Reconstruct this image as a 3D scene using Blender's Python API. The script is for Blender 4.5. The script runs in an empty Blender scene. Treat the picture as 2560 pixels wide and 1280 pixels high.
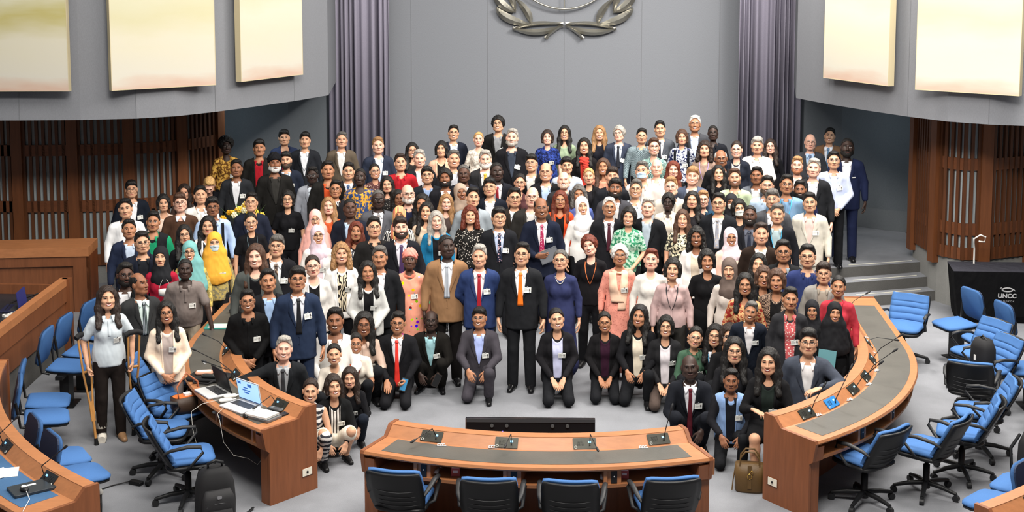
import bpy, math, random
import numpy as np
from mathutils import Matrix, Vector, Euler

scene = bpy.context.scene
COL = scene.collection
R = math.radians
random.seed(7)

# ------------------------------------------------------------------ camera
cd = bpy.data.cameras.new('camera')
cam = bpy.data.objects.new('camera', cd); COL.objects.link(cam)
cam.location = (0.44, 0.0, 4.93)
cam.rotation_euler = (R(90 - 6.1), 0, R(3.3))
cd.sensor_width = 36.0
cd.lens = 3300.0 / 2560.0 * 36.0
cd.shift_y = -0.1513
cd.clip_end = 200
scene.camera = cam

# ------------------------------------------------------------------ world, lamps, exposure
scene.view_settings.view_transform = 'Standard'
scene.view_settings.look = 'None'
scene.view_settings.gamma = 1.0
scene.view_settings.use_curve_mapping = False
scene.view_settings.exposure = 0.16
w = bpy.data.worlds.new('world'); scene.world = w; w.use_nodes = True
w.node_tree.nodes['Background'].inputs[0].default_value = (0.90, 0.95, 1.0, 1)
w.node_tree.nodes['Background'].inputs[1].default_value = 0.22
scene.cycles.max_bounces = 5
scene.cycles.diffuse_bounces = 3
scene.cycles.glossy_bounces = 2
scene.cycles.transparent_max_bounces = 6
scene.cycles.use_adaptive_sampling = True
scene.cycles.use_denoising = True

def area(name, loc, target, size, sizey, power, color=(1, 0.95, 0.88)):
    l = bpy.data.lights.new(name, 'AREA'); l.shape = 'RECTANGLE'
    l.size = size; l.size_y = sizey; l.energy = power; l.color = color
    o = bpy.data.objects.new(name, l); COL.objects.link(o); o.location = loc
    d = Vector(target) - Vector(loc)
    o.rotation_euler = d.to_track_quat('-Z', 'Y').to_euler()
    return o
area('ceiling_light_bank', (0, 12.0, 9.0), (0, 14.5, 0), 11, 3.0, 950)
area('ceiling_light_front', (0.3, 5.5, 10.0), (0, 17.5, 1.2), 5, 1.5, 1350)
area('ceiling_light_stage', (0, 18.5, 8.2), (0, 22.0, 2.2), 7, 1.2, 300)
area('recess_lamp_right', (4.9, 20.9, 2.74), (4.9, 21.6, .6), 0.5, .4, 9, (.78, .92, 1))
area('recess_lamp_left', (-5.0, 20.9, 2.74), (-5.0, 21.8, .9), 0.5, .4, 9, (.78, .92, 1))
area('stage_downlight_right', (3.9, 18.9, 7.5), (4.9, 19.7, .3), 1.2, 1.2, 520)
area('ceiling_light_side', (5.6, 15.5, 8.8), (5.0, 16.4, 0), 2.5, 4, 900)
area('ceiling_light_left', (-5.5, 9.5, 8.5), (-4.2, 18.6, 4), 3, 1.5, 25, (1, .92, .82))
area('ceiling_light_right', (5.5, 9.5, 8.5), (5.0, 18, 4), 3, 1.5, 90, (1, .92, .82))

# ------------------------------------------------------------------ materials
def lin(h):
    if not isinstance(h, str): return h
    c = [int(h[i:i + 2], 16) / 255 for i in (0, 2, 4)]
    return tuple(x / 12.92 if x <= .04045 else ((x + .055) / 1.055) ** 2.4 for x in c) + (1,)
_M = {}
def mat(hexc, rough=.7, kind='', col2=None, metal=0., spec=.3, emit=0.):
    key = (hexc, rough, kind, col2, metal, spec, emit)
    if key in _M: return _M[key]
    m = bpy.data.materials.new(kind or 'mat'); m.use_nodes = True
    nt = m.node_tree; b = nt.nodes['Principled BSDF']; L = nt.links; N = nt.nodes
    b.inputs['Base Color'].default_value = lin(hexc)
    b.inputs['Roughness'].default_value = rough
    b.inputs['Metallic'].default_value = metal
    b.inputs['Specular IOR Level'].default_value = spec
    if emit:
        b.inputs['Emission Color'].default_value = lin(hexc); b.inputs['Emission Strength'].default_value = emit
    def tc(scale=(1, 1, 1), out='Object'):
        t = N.new('ShaderNodeTexCoord'); mp = N.new('ShaderNodeMapping'); L.new(t.outputs[out], mp.inputs[0])
        mp.inputs['Scale'].default_value = scale; return mp.outputs[0]
    def noise(vec, s, d=2., r=.5):
        n = N.new('ShaderNodeTexNoise'); L.new(vec, n.inputs['Vector']); n.inputs['Scale'].default_value = s
        n.inputs['Detail'].default_value = d; n.inputs['Roughness'].default_value = r; return n.outputs[0]
    def ramp(fac, stops, interp='LINEAR'):
        r = N.new('ShaderNodeValToRGB'); L.new(fac, r.inputs[0]); e = r.color_ramp.elements; r.color_ramp.interpolation = interp
        while len(e) < len(stops): e.new(.5)
        for i, (p, c) in enumerate(stops): e[i].position = p; e[i].color = lin(c)
        return r.outputs[0]
    def bump(h, s, d=.01):
        bp = N.new('ShaderNodeBump'); L.new(h, bp.inputs['Height']); bp.inputs['Strength'].default_value = s
        bp.inputs['Distance'].default_value = d; L.new(bp.outputs[0], b.inputs['Normal'])
    def shade(c, f):
        return tuple(min(1, x * f) for x in lin(c)[:3]) + (1,)
    col = None
    if kind == 'cloth':
        bump(noise(tc((1, 1, .5)), 8, 2., .5), .6, .05)
        if col2:
            p, c2 = col2
            if p == 's' or p == 'v':
                wv = N.new('ShaderNodeTexWave'); L.new(tc(), wv.inputs[0]); wv.bands_direction = 'X'; wv.inputs['Scale'].default_value = 18 if p == 's' else 9
                wv.inputs['Distortion'].default_value = .4; fac = wv.outputs[1]; col = ramp(fac, [(.62, hexc), (.7, c2)])
            elif p == 'z':
                wv = N.new('ShaderNodeTexWave'); L.new(tc(), wv.inputs[0]); wv.bands_direction = 'Z'; wv.inputs['Scale'].default_value = 5
                wv.inputs['Distortion'].default_value = 3.2; wv.inputs['Detail Scale'].default_value = 3.; col = ramp(wv.outputs[1], [(.47, hexc), (.53, c2)])
            elif p == 'c':
                ck = N.new('ShaderNodeTexChecker'); L.new(tc(), ck.inputs[0]); ck.inputs['Scale'].default_value = 55
                ck.inputs[1].default_value = lin(hexc); ck.inputs[2].default_value = lin(c2); col = ck.outputs[0]
            elif p == 'd':
                v = N.new('ShaderNodeTexVoronoi'); L.new(tc(), v.inputs['Vector']); v.inputs['Scale'].default_value = 38
                col = ramp(v.outputs['Distance'], [(.28, c2), (.34, hexc)])
            elif p == 'p':
                wv = N.new('ShaderNodeTexWave'); L.new(tc((1, 1, .6)), wv.inputs[0]); wv.inputs['Scale'].default_value = 9
                wv.inputs['Distortion'].default_value = 14; wv.inputs['Detail'].default_value = 1.; wv.inputs['Detail Scale'].default_value = 1.3
                col = ramp(wv.outputs[1], [(.5, hexc), (.56, c2)])
            elif p == 'q':
                v = N.new('ShaderNodeTexVoronoi'); L.new(tc(), v.inputs['Vector']); v.inputs['Scale'].default_value = 13
                mk = ramp(v.outputs['Distance'], [(.24, 'ffffff'), (.28, '000000')])
                cc = N.new('ShaderNodeHueSaturation'); L.new(v.outputs['Color'], cc.inputs['Color']); cc.inputs['Saturation'].default_value = 1.5
                mx = N.new('ShaderNodeMix'); mx.data_type = 'RGBA'; L.new(mk, mx.inputs[0]); mx.inputs[6].default_value = lin(hexc)
                L.new(cc.outputs[0], mx.inputs[7]); col = mx.outputs[2]
            else:
                n = noise(tc(), 26, 3., .6); col = ramp(n, [(.46, hexc), (.53, c2)])
    elif kind == 'hair':
        bump(noise(tc((90, 90, 14)), 1, 2.), .8, .012)
        n = noise(tc((60, 60, 9)), 1, 2.); col = ramp(n, [(.35, shade(hexc, .72)), (.7, shade(hexc, 1.35))])
    elif kind == 'skin':
        n = noise(tc(), 30, 2.); col = ramp(n, [(.3, shade(hexc, .93)), (.7, shade(hexc, 1.05))])
    elif kind == 'wood':
        n = noise(tc((14, 14, 1.2)), 1.6, 4., .65); col = ramp(n, [(.3, shade(hexc, .8)), (.55, hexc), (.75, shade(hexc, 1.16))])
        bump(n, .05, .005)
    elif kind == 'woodh':
        n = noise(tc((3, 14, 14)), 1.6, 4., .65); col = ramp(n, [(.3, shade(hexc, .84)), (.55, hexc), (.75, shade(hexc, 1.12))])
    elif kind == 'carpet':
        n1 = noise(tc(), 1.1, 5., .6); c1 = ramp(n1, [(.3, shade(hexc, .82)), (.5, hexc), (.7, shade(hexc, 1.12))])
        n2 = noise(tc(), 160, 2.); mx = N.new('ShaderNodeMix'); mx.data_type = 'RGBA'; mx.blend_type = 'MULTIPLY'; mx.inputs[0].default_value = .35
        L.new(c1, mx.inputs[6]); L.new(ramp(n2, [(.3, 'b0b0b0'), (.7, 'ffffff')]), mx.inputs[7]); col = mx.outputs[2]; bump(n2, .3, .01)
    elif kind == 'fabricwall':
        n = noise(tc((170, 170, 40)), 1, 2.); col = ramp(n, [(.3, shade(hexc, .92)), (.7, shade(hexc, 1.06))]); bump(n, .12, .004)
    elif kind == 'leather':
        n = noise(tc(), 70, 3.); bump(n, .25, .004); n2 = noise(tc(), 3, 4.); col = ramp(n2, [(.3, shade(hexc, .85)), (.7, shade(hexc, 1.12))])
    elif kind == 'fabric':
        n = noise(tc(), 300, 1.); col = ramp(n, [(.3, shade(hexc, .88)), (.7, shade(hexc, 1.08))]); bump(n, .15, .003)
    elif kind == 'painting':
        t = N.new('ShaderNodeTexCoord'); sx = N.new('ShaderNodeSeparateXYZ'); L.new(t.outputs['Object'], sx.inputs[0])
        n = noise(tc((.5, .5, 2.)), 1.2, 4.)
        mt = N.new('ShaderNodeMath'); mt.operation = 'MULTIPLY_ADD'; L.new(n, mt.inputs[0]); mt.inputs[1].default_value = .9; L.new(sx.outputs[2], mt.inputs[2])
        dv = N.new('ShaderNodeMath'); dv.operation = 'MULTIPLY'; L.new(mt.outputs[0], dv.inputs[0]); dv.inputs[1].default_value = .42
        col = ramp(dv.outputs[0], [(.16, 'b79b8a'), (.26, 'bcb8ac'), (.45, 'beb9a6'), (.62, col2), (.72, 'b9b69d'), (.86, col2), (.97, 'beb39f')])
    if col is not None: L.new(col, b.inputs['Base Color'])
    _M[key] = m; return m

# ------------------------------------------------------------------ mesh helpers
def link(o, parent=None, M=None):
    COL.objects.link(o)
    if parent is not None: o.parent = parent
    if M is not None: o.matrix_local = M
    return o
def np_mesh(name, V, quads, tris=None, fm=None, smooth=True):
    """mesh from numpy arrays; fm = material index per face (quads first, then tris)"""
    me = bpy.data.meshes.new(name)
    nq = 0 if quads is None else len(quads); nt = 0 if tris is None else len(tris)
    me.vertices.add(len(V)); me.vertices.foreach_set('co', np.ascontiguousarray(V, np.float32).ravel())
    me.loops.add(nq * 4 + nt * 3); me.polygons.add(nq + nt)
    lv = np.concatenate([np.asarray(quads, np.int32).ravel() if nq else np.zeros(0, np.int32), np.asarray(tris, np.int32).ravel() if nt else np.zeros(0, np.int32)])
    me.loops.foreach_set('vertex_index', lv.astype(np.int32))
    ls = np.concatenate([np.arange(nq) * 4, nq * 4 + np.arange(nt) * 3]).astype(np.int32)
    me.polygons.foreach_set('loop_start', ls)
    if fm is not None: me.polygons.foreach_set('material_index', np.asarray(fm, np.int32))
    me.polygons.foreach_set('use_smooth', np.full(nq + nt, smooth, bool))
    me.update(calc_edges=True); me.validate()
    return me
class MB:
    """collects boxes, bars, tubes and slabs into ONE mesh object"""
    def __init__(s): s.v = []; s.f = []; s.m = []; s.sm = []
    def add(s, vs, fs, m=0, smooth=False):
        o = len(s.v); s.v += [tuple(v) for v in vs]
        for f in fs: s.f.append(tuple(o + i for i in f)); s.m.append(m); s.sm.append(smooth)
        return s
    def box(s, x0, x1, y0, y1, z0, z1, m=0, M=None):
        vs = [Vector((x, y, z)) for z in (z0, z1) for y in (y0, y1) for x in (x0, x1)]
        if M is not None: vs = [M @ v for v in vs]
        return s.add(vs, [(0, 2, 3, 1), (4, 5, 7, 6), (0, 1, 5, 4), (2, 6, 7, 3), (0, 4, 6, 2), (1, 3, 7, 5)], m)
    def tube(s, pts, r, n=8, m=0, cap=True, flat=1.0):
        pts = [Vector(p) for p in pts]; rs = r if isinstance(r, (list, tuple)) else [r] * len(pts)
        rings = []; up = Vector((0, 0, 1))
        for i, p in enumerate(pts):
            t = (pts[min(i + 1, len(pts) - 1)] - pts[max(i - 1, 0)]).normalized()
            a = t.cross(up)
            if a.length < .05: a = t.cross(Vector((0, 1, 0)))
            a.normalize(); b = t.cross(a)
            rings.append([p + (a * math.cos(k * 2 * math.pi / n) + b * flat * math.sin(k * 2 * math.pi / n)) * rs[i] for k in range(n)])
        vs = [v for rg in rings for v in rg]; fs = []
        for i in range(len(pts) - 1):
            for k in range(n):
                fs.append((i * n + k, i * n + (k + 1) % n, (i + 1) * n + (k + 1) % n, (i + 1) * n + k))
        s.add(vs, fs, m, True)
        if cap:
            s.add(rings[0], [tuple(range(n))], m); s.add(rings[-1], [tuple(range(n - 1, -1, -1))], m)
        return s
    def prism(s, poly, d0, d1, M, m=0, bev=0., smooth=False):
        """2-D polygon (u,v) extruded from w=d0 to d1, mapped by M from (u,v,w)"""
        c = Vector((sum(p[0] for p in poly) / len(poly), sum(p[1] for p in poly) / len(poly)))
        def ins(k): return [((p[0] - c.x) * k + c.x, (p[1] - c.y) * k + c.y) for p in poly]
        if bev:
            ext = max(abs(p[0] - c.x) for p in poly); k = 1 - bev / max(ext, 1e-6)
            lay = [(ins(k), d0), (poly, d0 + bev), (poly, d1 - bev), (ins(k), d1)]
        else: lay = [(poly, d0), (poly, d1)]
        n = len(poly); vs = [M @ Vector((p[0], p[1], w)) for pl, w in lay for p in pl]
        fs = [tuple(range(n - 1, -1, -1)), tuple((len(lay) - 1) * n + i for i in range(n))]
        for j in range(len(lay) - 1):
            for i in range(n): fs.append((j * n + i, j * n + (i + 1) % n, (j + 1) * n + (i + 1) % n, (j + 1) * n + i))
        return s.add(vs, fs, m, smooth)
    def ball(s, c, r, m=0, n=10):
        r = r if isinstance(r, (tuple, list)) else (r, r, r); vs = []; fs = []
        for i in range(n // 2 + 1):
            a = math.pi * i / (n // 2)
            for k in range(n):
                b = 2 * math.pi * k / n; vs.append((c[0] + r[0] * math.sin(a) * math.cos(b), c[1] + r[1] * math.sin(a) * math.sin(b), c[2] + r[2] * math.cos(a)))
        for i in range(n // 2):
            for k in range(n): fs.append((i * n + k, (i + 1) * n + k, (i + 1) * n + (k + 1) % n, i * n + (k + 1) % n))
        return s.add(vs, fs, m, True)
    def build(s, name, mats, parent=None, loc=None, M=None):
        me = bpy.data.meshes.new(name); me.from_pydata(s.v, [], s.f)
        mats = mats if isinstance(mats, (list, tuple)) else [mats]
        for x in mats: me.materials.append(x)
        me.polygons.foreach_set('material_index', s.m); me.polygons.foreach_set('use_smooth', s.sm)
        me.update(); o = bpy.data.objects.new(name, me)
        link(o, parent, M)
        if loc is not None: o.location = loc
        return o
I4 = Matrix.Identity(4)
def rrect(w, h, r, n=4):
    pts = []
    for cx, cy, a0 in ((w / 2 - r, h / 2 - r, 0), (-w / 2 + r, h / 2 - r, 90), (-w / 2 + r, -h / 2 + r, 180), (w / 2 - r, -h / 2 + r, 270)):
        for i in range(n + 1):
            a = R(a0 + 90 * i / n); pts.append((cx + r * math.cos(a), cy + r * math.sin(a)))
    return pts
def tag(o, label=None, cat=None, group=None, kind=None):
    if label: o['label'] = label
    if cat: o['category'] = cat
    if group: o['group'] = group
    if kind: o['kind'] = kind
    return o
def thing(name, loc, rz=0, label=None, cat=None, group=None):
    o = bpy.data.objects.new(name, None); o.empty_display_size = .1; COL.objects.link(o)
    o.location = loc; o.rotation_euler = (0, 0, rz); return tag(o, label, cat, group)
def copy_tree(o, parent=None, **kw):
    c = o.copy(); COL.objects.link(c)
    if parent is not None: c.parent = parent
    for ch in list(o.children): copy_tree(ch, c)
    return c
def along(p, q):  # matrix: local z from p to q
    p = Vector(p); q = Vector(q); d = q - p
    return Matrix.Translation(p) @ d.to_track_quat('Z', 'Y').to_matrix().to_4x4()

# ------------------------------------------------------------------ palette
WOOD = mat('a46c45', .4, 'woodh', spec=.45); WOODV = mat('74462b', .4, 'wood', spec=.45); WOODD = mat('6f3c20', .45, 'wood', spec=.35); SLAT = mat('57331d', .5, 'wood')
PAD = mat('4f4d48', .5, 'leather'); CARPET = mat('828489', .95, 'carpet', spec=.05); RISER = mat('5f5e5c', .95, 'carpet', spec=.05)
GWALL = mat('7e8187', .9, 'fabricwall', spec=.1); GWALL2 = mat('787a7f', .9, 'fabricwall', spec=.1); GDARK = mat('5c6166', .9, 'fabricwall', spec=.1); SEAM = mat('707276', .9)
CURT = mat('8b8796', .85, 'fabricwall', spec=.15); STEEL = mat('a9a69c', .34, '', metal=.85)
BLK = mat('17181a', .45); BLK2 = mat('232426', .5); BLKF = mat('1b1b1d', .8, 'fabric'); BLUE = mat('456b9f', .8, 'fabric', spec=.1); BLUED = mat('3a5c8a', .8, 'fabric', spec=.1)
WHITE = mat('e6e4de', .5); CREAMP = mat('d8d3c4', .5); CHROME = mat('c9cacc', .2, '', metal=1.); SCREEN = mat('5f9bea', .4, '', emit=1.0); LED = mat('6fb6ff', .4, '', emit=2.5)
GREYPL = mat('4c4c4e', .5); DPLATE = mat('35352f', .4, '', metal=.4)

CEN = Vector((0, 14.47, 0))
def pol(r, a, z=0.):
    a = R(a); return Vector((CEN.x + r * math.sin(a), CEN.y - r * math.cos(a), z))
def st(o, name=None):
    o['kind'] = 'structure'; return o

# ------------------------------------------------------------------ floor, steps, walls
st(MB().box(-13, 13, 2, 27, -.2, 0).build('floor', CARPET))
def step_arc(x0r, z0, z1, name, ymax=26.4):
    b = MB(); xs = [i * .3 - 5.7 for i in range(39)]; RR = 14.45
    front = [(x, x0r + RR - math.sqrt(RR * RR - x * x)) for x in xs]
    n = len(xs); vs = []
    for x, y in front: vs += [(x, y, z0), (x, y, z1), (x, ymax, z1)]
    for i in range(n - 1):
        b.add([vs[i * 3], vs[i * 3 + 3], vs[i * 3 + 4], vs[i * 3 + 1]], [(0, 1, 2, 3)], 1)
        b.add([vs[i * 3 + 1], vs[i * 3 + 4], vs[i * 3 + 5], vs[i * 3 + 2]], [(0, 1, 2, 3)], 0)
    for sx, k in ((front[0], 0), (front[-1], 1)):
        x, y = sx; b.add([(x, y, z0), (x, y, z1), (x, ymax, z1), (x, ymax, z0)], [(0, 1, 2, 3)], 1)
    b.add([(xs[0], ymax, z0), (xs[-1], ymax, z0), (xs[-1], ymax, z1), (xs[0], ymax, z1)], [(0, 1, 2, 3)], 1)
    b.add([(x, y, z0) for x, y in front] + [(xs[-1], ymax, z0), (xs[0], ymax, z0)], [tuple(range(n + 1, -1, -1))], 1)
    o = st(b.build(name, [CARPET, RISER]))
    s = MB()
    s.tube([(x, x0r + .11 + RR - math.sqrt(RR * RR - x * x), z1 + .004) for x in [4.3 + .1 * k for k in range(11)]], .006, 6)
    s.build('nosing_strip', mat('c9c6b8', .4), o)
step_arc(18.03, 0, .15, 'floor_step_low'); step_arc(18.29, .15, .30, 'floor_step_mid'); step_arc(18.60, .30, .45, 'floor_step_top')
st(MB().box(-3.4, 3.4, 20.55, 24.4, .45, .72).build('floor_dais', CARPET))
# back wall of the stage with its panel seams
o = st(MB().box(-4.6, 4.6, 24.5, 24.7, 0, 9.0).build('wall_back', GWALL))
s = MB()
for k in range(-3, 4): s.box(k * 1.43 - .003, k * 1.43 + .003, 24.495, 24.51, .45, 9)
s.build('panel_seam', SEAM, o)
for sx, nm in ((-1, 'left'), (1, 'right')):
    # recess walls beside the stage, plinth, slatted timber wall, hanging upper wall
    b = MB(); pts = [(4.20, 24.4), (4.24, 23.3), (4.75, 22.5), (5.4, 22.0), (7.2, 21.2)]
    for (xa, ya), (xb, yb) in zip(pts, pts[1:]):
        b.add([(sx * xa, ya, 0), (sx * xb, yb, 0), (sx * xb, yb, 3.2), (sx * xa, ya, 3.2)], [(0, 1, 2, 3)])
        b.add([(sx * xa, ya - .04, .45), (sx * xb, yb - .04, .45), (sx * xb, yb - .04, .80), (sx * xa, ya - .04, .80)], [(0, 1, 2, 3)], 1)
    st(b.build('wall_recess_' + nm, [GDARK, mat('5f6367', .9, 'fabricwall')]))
    up = [(3.70, 20.8), (3.85, 20.4), (4.05, 19.9), (4.45, 19.1), (4.85, 18.4), (5.25, 17.85), (5.7, 17.55), (6.4, 17.35), (7.2, 17.25), (8.6, 17.15), (10.5, 17.05)]
    b = MB()
    for i, ((xa, ya), (xb, yb)) in enumerate(zip(up, up[1:])):
        b.add([(sx * xa, ya, 2.78), (sx * xb, yb, 2.78), (sx * xb, yb, 9.0), (sx * xa, ya, 9.0)], [(0, 1, 2, 3)], 0, True)
        b.add([(sx * xa, ya, 2.78), (sx * xb, yb, 2.78), (sx * (xb + .6), yb + 4.2, 2.78), (sx * (xa + .6), ya + 4.2, 2.78)], [(0, 1, 2, 3)], 0)
    xa, ya = up[0]; b.add([(sx * xa, ya, 2.78), (sx * (xa + .5), ya + 3.6, 2.78), (sx * (xa + .5), ya + 3.6, 9), (sx * xa, ya, 9)], [(0, 1, 2, 3)])
    o = st(b.build('wall_upper_' + nm, GWALL2))
    s = MB()
    for xk, yk in ((4.05, 19.9), (4.85, 18.4), (5.7, 17.55), (7.2, 17.25)):
        s.box(sx * xk - .003, sx * xk + .003, yk - .005, yk + .02, 2.78, 9)
    s.build('panel_seam', SEAM, o)
    # slatted timber wall: posts, rails, slats before a grey backing
    if sx > 0: path = [(5.36, 19.98), (5.42, 19.35), (5.53, 18.95), (5.75, 18.72), (6.1, 18.75), (6.7, 19.05), (7.6, 19.4), (9.6, 19.9)]; zb = .70
    else: path = [(5.46, 20.75), (5.75, 20.15), (6.2, 19.75), (7.0, 19.45), (8.0, 19.3), (9.2, 19.3), (10.6, 19.4)]; zb = .28
    P = [Vector((sx * x, y, 0)) for x, y in path]
    dist = [0]
    for a, c in zip(P, P[1:]): dist.append(dist[-1] + (c - a).length)
    def at(d):
        for i in range(len(P) - 1):
            if d <= dist[i + 1] or i == len(P) - 2:
                u = (d - dist[i]) / (dist[i + 1] - dist[i]); t = (P[i + 1] - P[i]).normalized(); return P[i].lerp(P[i + 1], u), t
    back = MB(); n0 = 24
    for i in range(n0):
        (pa, ta), (pb, tb) = at(dist[-1] * i / n0), at(dist[-1] * (i + 1) / n0)
        na = Vector((-ta.y, ta.x, 0)) * sx * .04; nb = Vector((-tb.y, tb.x, 0)) * sx * .04
        back.add([pa + na + Vector((0, 0, 0)), pb + nb, pb + nb + Vector((0, 0, 2.8)), pa + na + Vector((0, 0, 2.8))], [(0, 1, 2, 3)], 0)
        back.add([pa + na * .4, pb + nb * .4, pb + nb * .4 + Vector((0, 0, zb)), pa + na * .4 + Vector((0, 0, zb))], [(0, 1, 2, 3)], 1)
    o = st(back.build('wall_' + nm, [mat('a2abae', .9, 'fabricwall'), mat('8b8b88', .95, 'carpet')]))
    sl = MB(); po = MB(); ra = MB(); d = .03; k = 0
    while d < dist[-1] - .05:
        p, t = at(d); Mx = Matrix.Translation(p) @ Matrix.Rotation(math.atan2(t.y, t.x), 4, 'Z')
        if k % 8 == 0:
            po.box(-.08, .08, -.07, .06, zb - .12, 2.8, 0, Mx); d += .13
        else:
            sl.box(-.023, .023, -.022, .02, zb, 2.78, 0, Mx); d += .098
        k += 1
    for z0 in (zb, 1.12 if sx < 0 else 1.05, 1.98):
        for i in range(n0 * 2):
            (pa, ta), (pb, tb) = at(dist[-1] * i / n0 / 2), at(dist[-1] * (i + 1) / n0 / 2)
            Mx = Matrix.Translation(pa) @ Matrix.Rotation(math.atan2((pb - pa).y, (pb - pa).x), 4, 'Z')
            ra.box(0, (pb - pa).length, -.012, .02, z0, z0 + .17, 0, Mx)
    sl.build('slats', SLAT, o); po.build('posts', mat('6a3f24', .45, 'wood'), o); ra.build('rails', mat('683d24', .5, 'woodh'), o)
    # curtain
    c = MB(); vs = []; fs = []; nx = 120; x0, x1 = (3.10, 4.18)
    for i in range(nx + 1):
        u = i / nx; x = x0 + (x1 - x0) * u
        y = 23.3 + .055 * math.sin(u * 60 + 3 * math.sin(u * 9)) + .04 * math.sin(u * 31 + 1.3)
        vs += [(sx * x, y, .46), (sx * x, y, 8.9)]
    for i in range(nx): fs.append((2 * i, 2 * i + 2, 2 * i + 3, 2 * i + 1))
    c.add(vs, fs, 0, True); o = c.build('curtain', CURT)
    md = o.modifiers.new('thickness', 'SOLIDIFY'); md.thickness = .012
    tag(o, 'tall lilac grey pleated curtain at the %s edge of the stage wall' % nm, 'curtain', 'stage curtains')
    # canvases on the upper wall
    for idx, (pa, pb, zbot, tint, lab) in enumerate([
        ((((4.04, 19.9), (4.66, 18.67)) if sx < 0 else ((4.07, 19.8), (4.73, 18.54))) + (3.20,) + ('bfbcaa', 'narrow cream canvas nearest the curtain on the %s upper wall')),
        ((((4.88, 18.26), (6.03, 17.38)) if sx < 0 else ((4.97, 18.15), (6.08, 17.36))) + (3.20,) + ('b7b293', 'wide pale yellow canvas second from the curtain on the %s upper wall')),
        (((6.47, 17.27), (8.0, 17.14), 3.20, 'a69d66', 'yellow green canvas cut off by the left picture edge'))][: 3 if sx < 0 else 2]):
        A = Vector((sx * pa[0], pa[1], zbot)); B = Vector((sx * pb[0], pb[1], zbot)); t = (B - A).normalized(); L = (B - A).length
        nrm = Vector((t.y, -t.x, 0)); nrm = nrm if nrm.y < 0 else -nrm
        Mx = Matrix.Translation(A + nrm * (.16 if idx == 1 else .11)) @ Matrix((( t.x, nrm.x, 0, 0), (t.y, nrm.y, 0, 0), (0, 0, 1, 0), (0, 0, 0, 1)))
        p = MB().box(0, L, 0, .05, 0, 2.6)
        o = p.build('canvas', mat('f0ead2', .8, 'painting', tint)); o.matrix_world = Mx
        tag(o, lab % nm if '%s' in lab else lab, 'painting', 'abstract canvases on the upper walls')
        f = MB().box(-.008, 0, -.05, .052, -.008, 2.6).box(L, L + .008, -.05, .052, -.008, 2.6).box(0, L, -.05, .052, -.008, 0)
        f.build('canvas_edge', mat('b7ab8c', .7), o)
# ------------------------------------------------------------------ emblem on the back wall
em = thing('wall_emblem', (0, 24.40, 4.45), 0, 'steel wall emblem of a ringed globe in curved leaf branches', 'emblem')
def leaf(pts, wd, name='leaf', z=.05):
    """flat steel leaf along a centre line with a raised rib"""
    n = len(pts); b = MB(); vs = []
    for i, (x, y) in enumerate(pts):
        a = Vector(pts[max(i - 1, 0)]); c = Vector(pts[min(i + 1, n - 1)]); t = (c - a).normalized(); nn = Vector((-t.y, t.x)); w = wd * math.sin(math.pi * min(1, (i + .35) / (n - .3))) ** .8 + .004
        for k, (o_, dp) in enumerate(((w, 0), (0, -z), (-w, 0))):
            q = Vector((x, y)) + nn * o_; vs.append((q.x, dp, q.y))
    fs = []
    for i in range(n - 1):
        for k in range(2): fs.append((i * 3 + k, i * 3 + k + 1, i * 3 + k + 4, i * 3 + k + 3))
    b.add(vs, fs); o = b.build(name, STEEL, em)
    md = o.modifiers.new('thick', 'SOLIDIFY'); md.thickness = .05; md.offset = -1
def bez(p0, p1, p2, n=12):
    return [((1 - t) ** 2 * p0[0] + 2 * t * (1 - t) * p1[0] + t * t * p2[0], (1 - t) ** 2 * p0[1] + 2 * t * (1 - t) * p1[1] + t * t * p2[1]) for t in [i / n for i in range(n + 1)]]
def E_(px, py):  # wall metres of the wreath, measured about its lowest crossing
    return ((px - 1405) / 134.5, (64 - py) / 134.5 - .73)
for s_ in (1, -1):
    f = lambda *q: [(s_ * E_(x, y)[0], E_(x, y)[1]) for x, y in q]
    leaf(bez(*f((1402, 60), (1330, 50), (1278, 73))) [:], .035); leaf(bez(*f((1398, 64), (1340, 92), (1276, 70))), .055)
    leaf(bez(*f((1323, 62), (1250, 50), (1236, 18))), .075); leaf(bez(*f((1322, 60), (1322, 30), (1284, -4))), .06)
    leaf(bez(*f((1285, 30), (1240, 16), (1228, -28))), .075); leaf(bez(*f((1283, 26), (1276, -12), (1250, -40))), .06)
    leaf(bez(*f((1252, -10), (1222, -30), (1218, -75))), .07); leaf(bez(*f((1254, -16), (1262, -60), (1238, -90))), .06)
    leaf(bez(*f((1402, 62), (1380, 70), (1358, 96))), .028, 'stem')
g = MB(); c0 = E_(1405, -118)
for rr in (.46, .74, 1.04): g.tube([(c0[0] + rr * math.sin(a), -.03, c0[1] + rr * math.cos(a)) for a in [2 * math.pi * k / 64 for k in range(65)]], .016 if rr < 1 else .02, 6)
for k in range(8):
    a = math.pi * k / 4; g.tube([(c0[0], -.03, c0[1]), (c0[0] + 1.04 * math.sin(a), -.03, c0[1] + 1.04 * math.cos(a))], .012, 6)
g.build('globe_rings', STEEL, em)
g = MB()
for (cx, cy, rx, ry) in ((.3, .35, .28, .2), (-.35, .3, .25, .3), (.1, -.35, .16, .3), (-.42, -.35, .2, .2), (.55, -.25, .15, .12)): g.ball((c0[0] + cx, 0, c0[1] + cy), (rx, .03, ry), 0, 14)
g.build('continents', STEEL, em)

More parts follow.
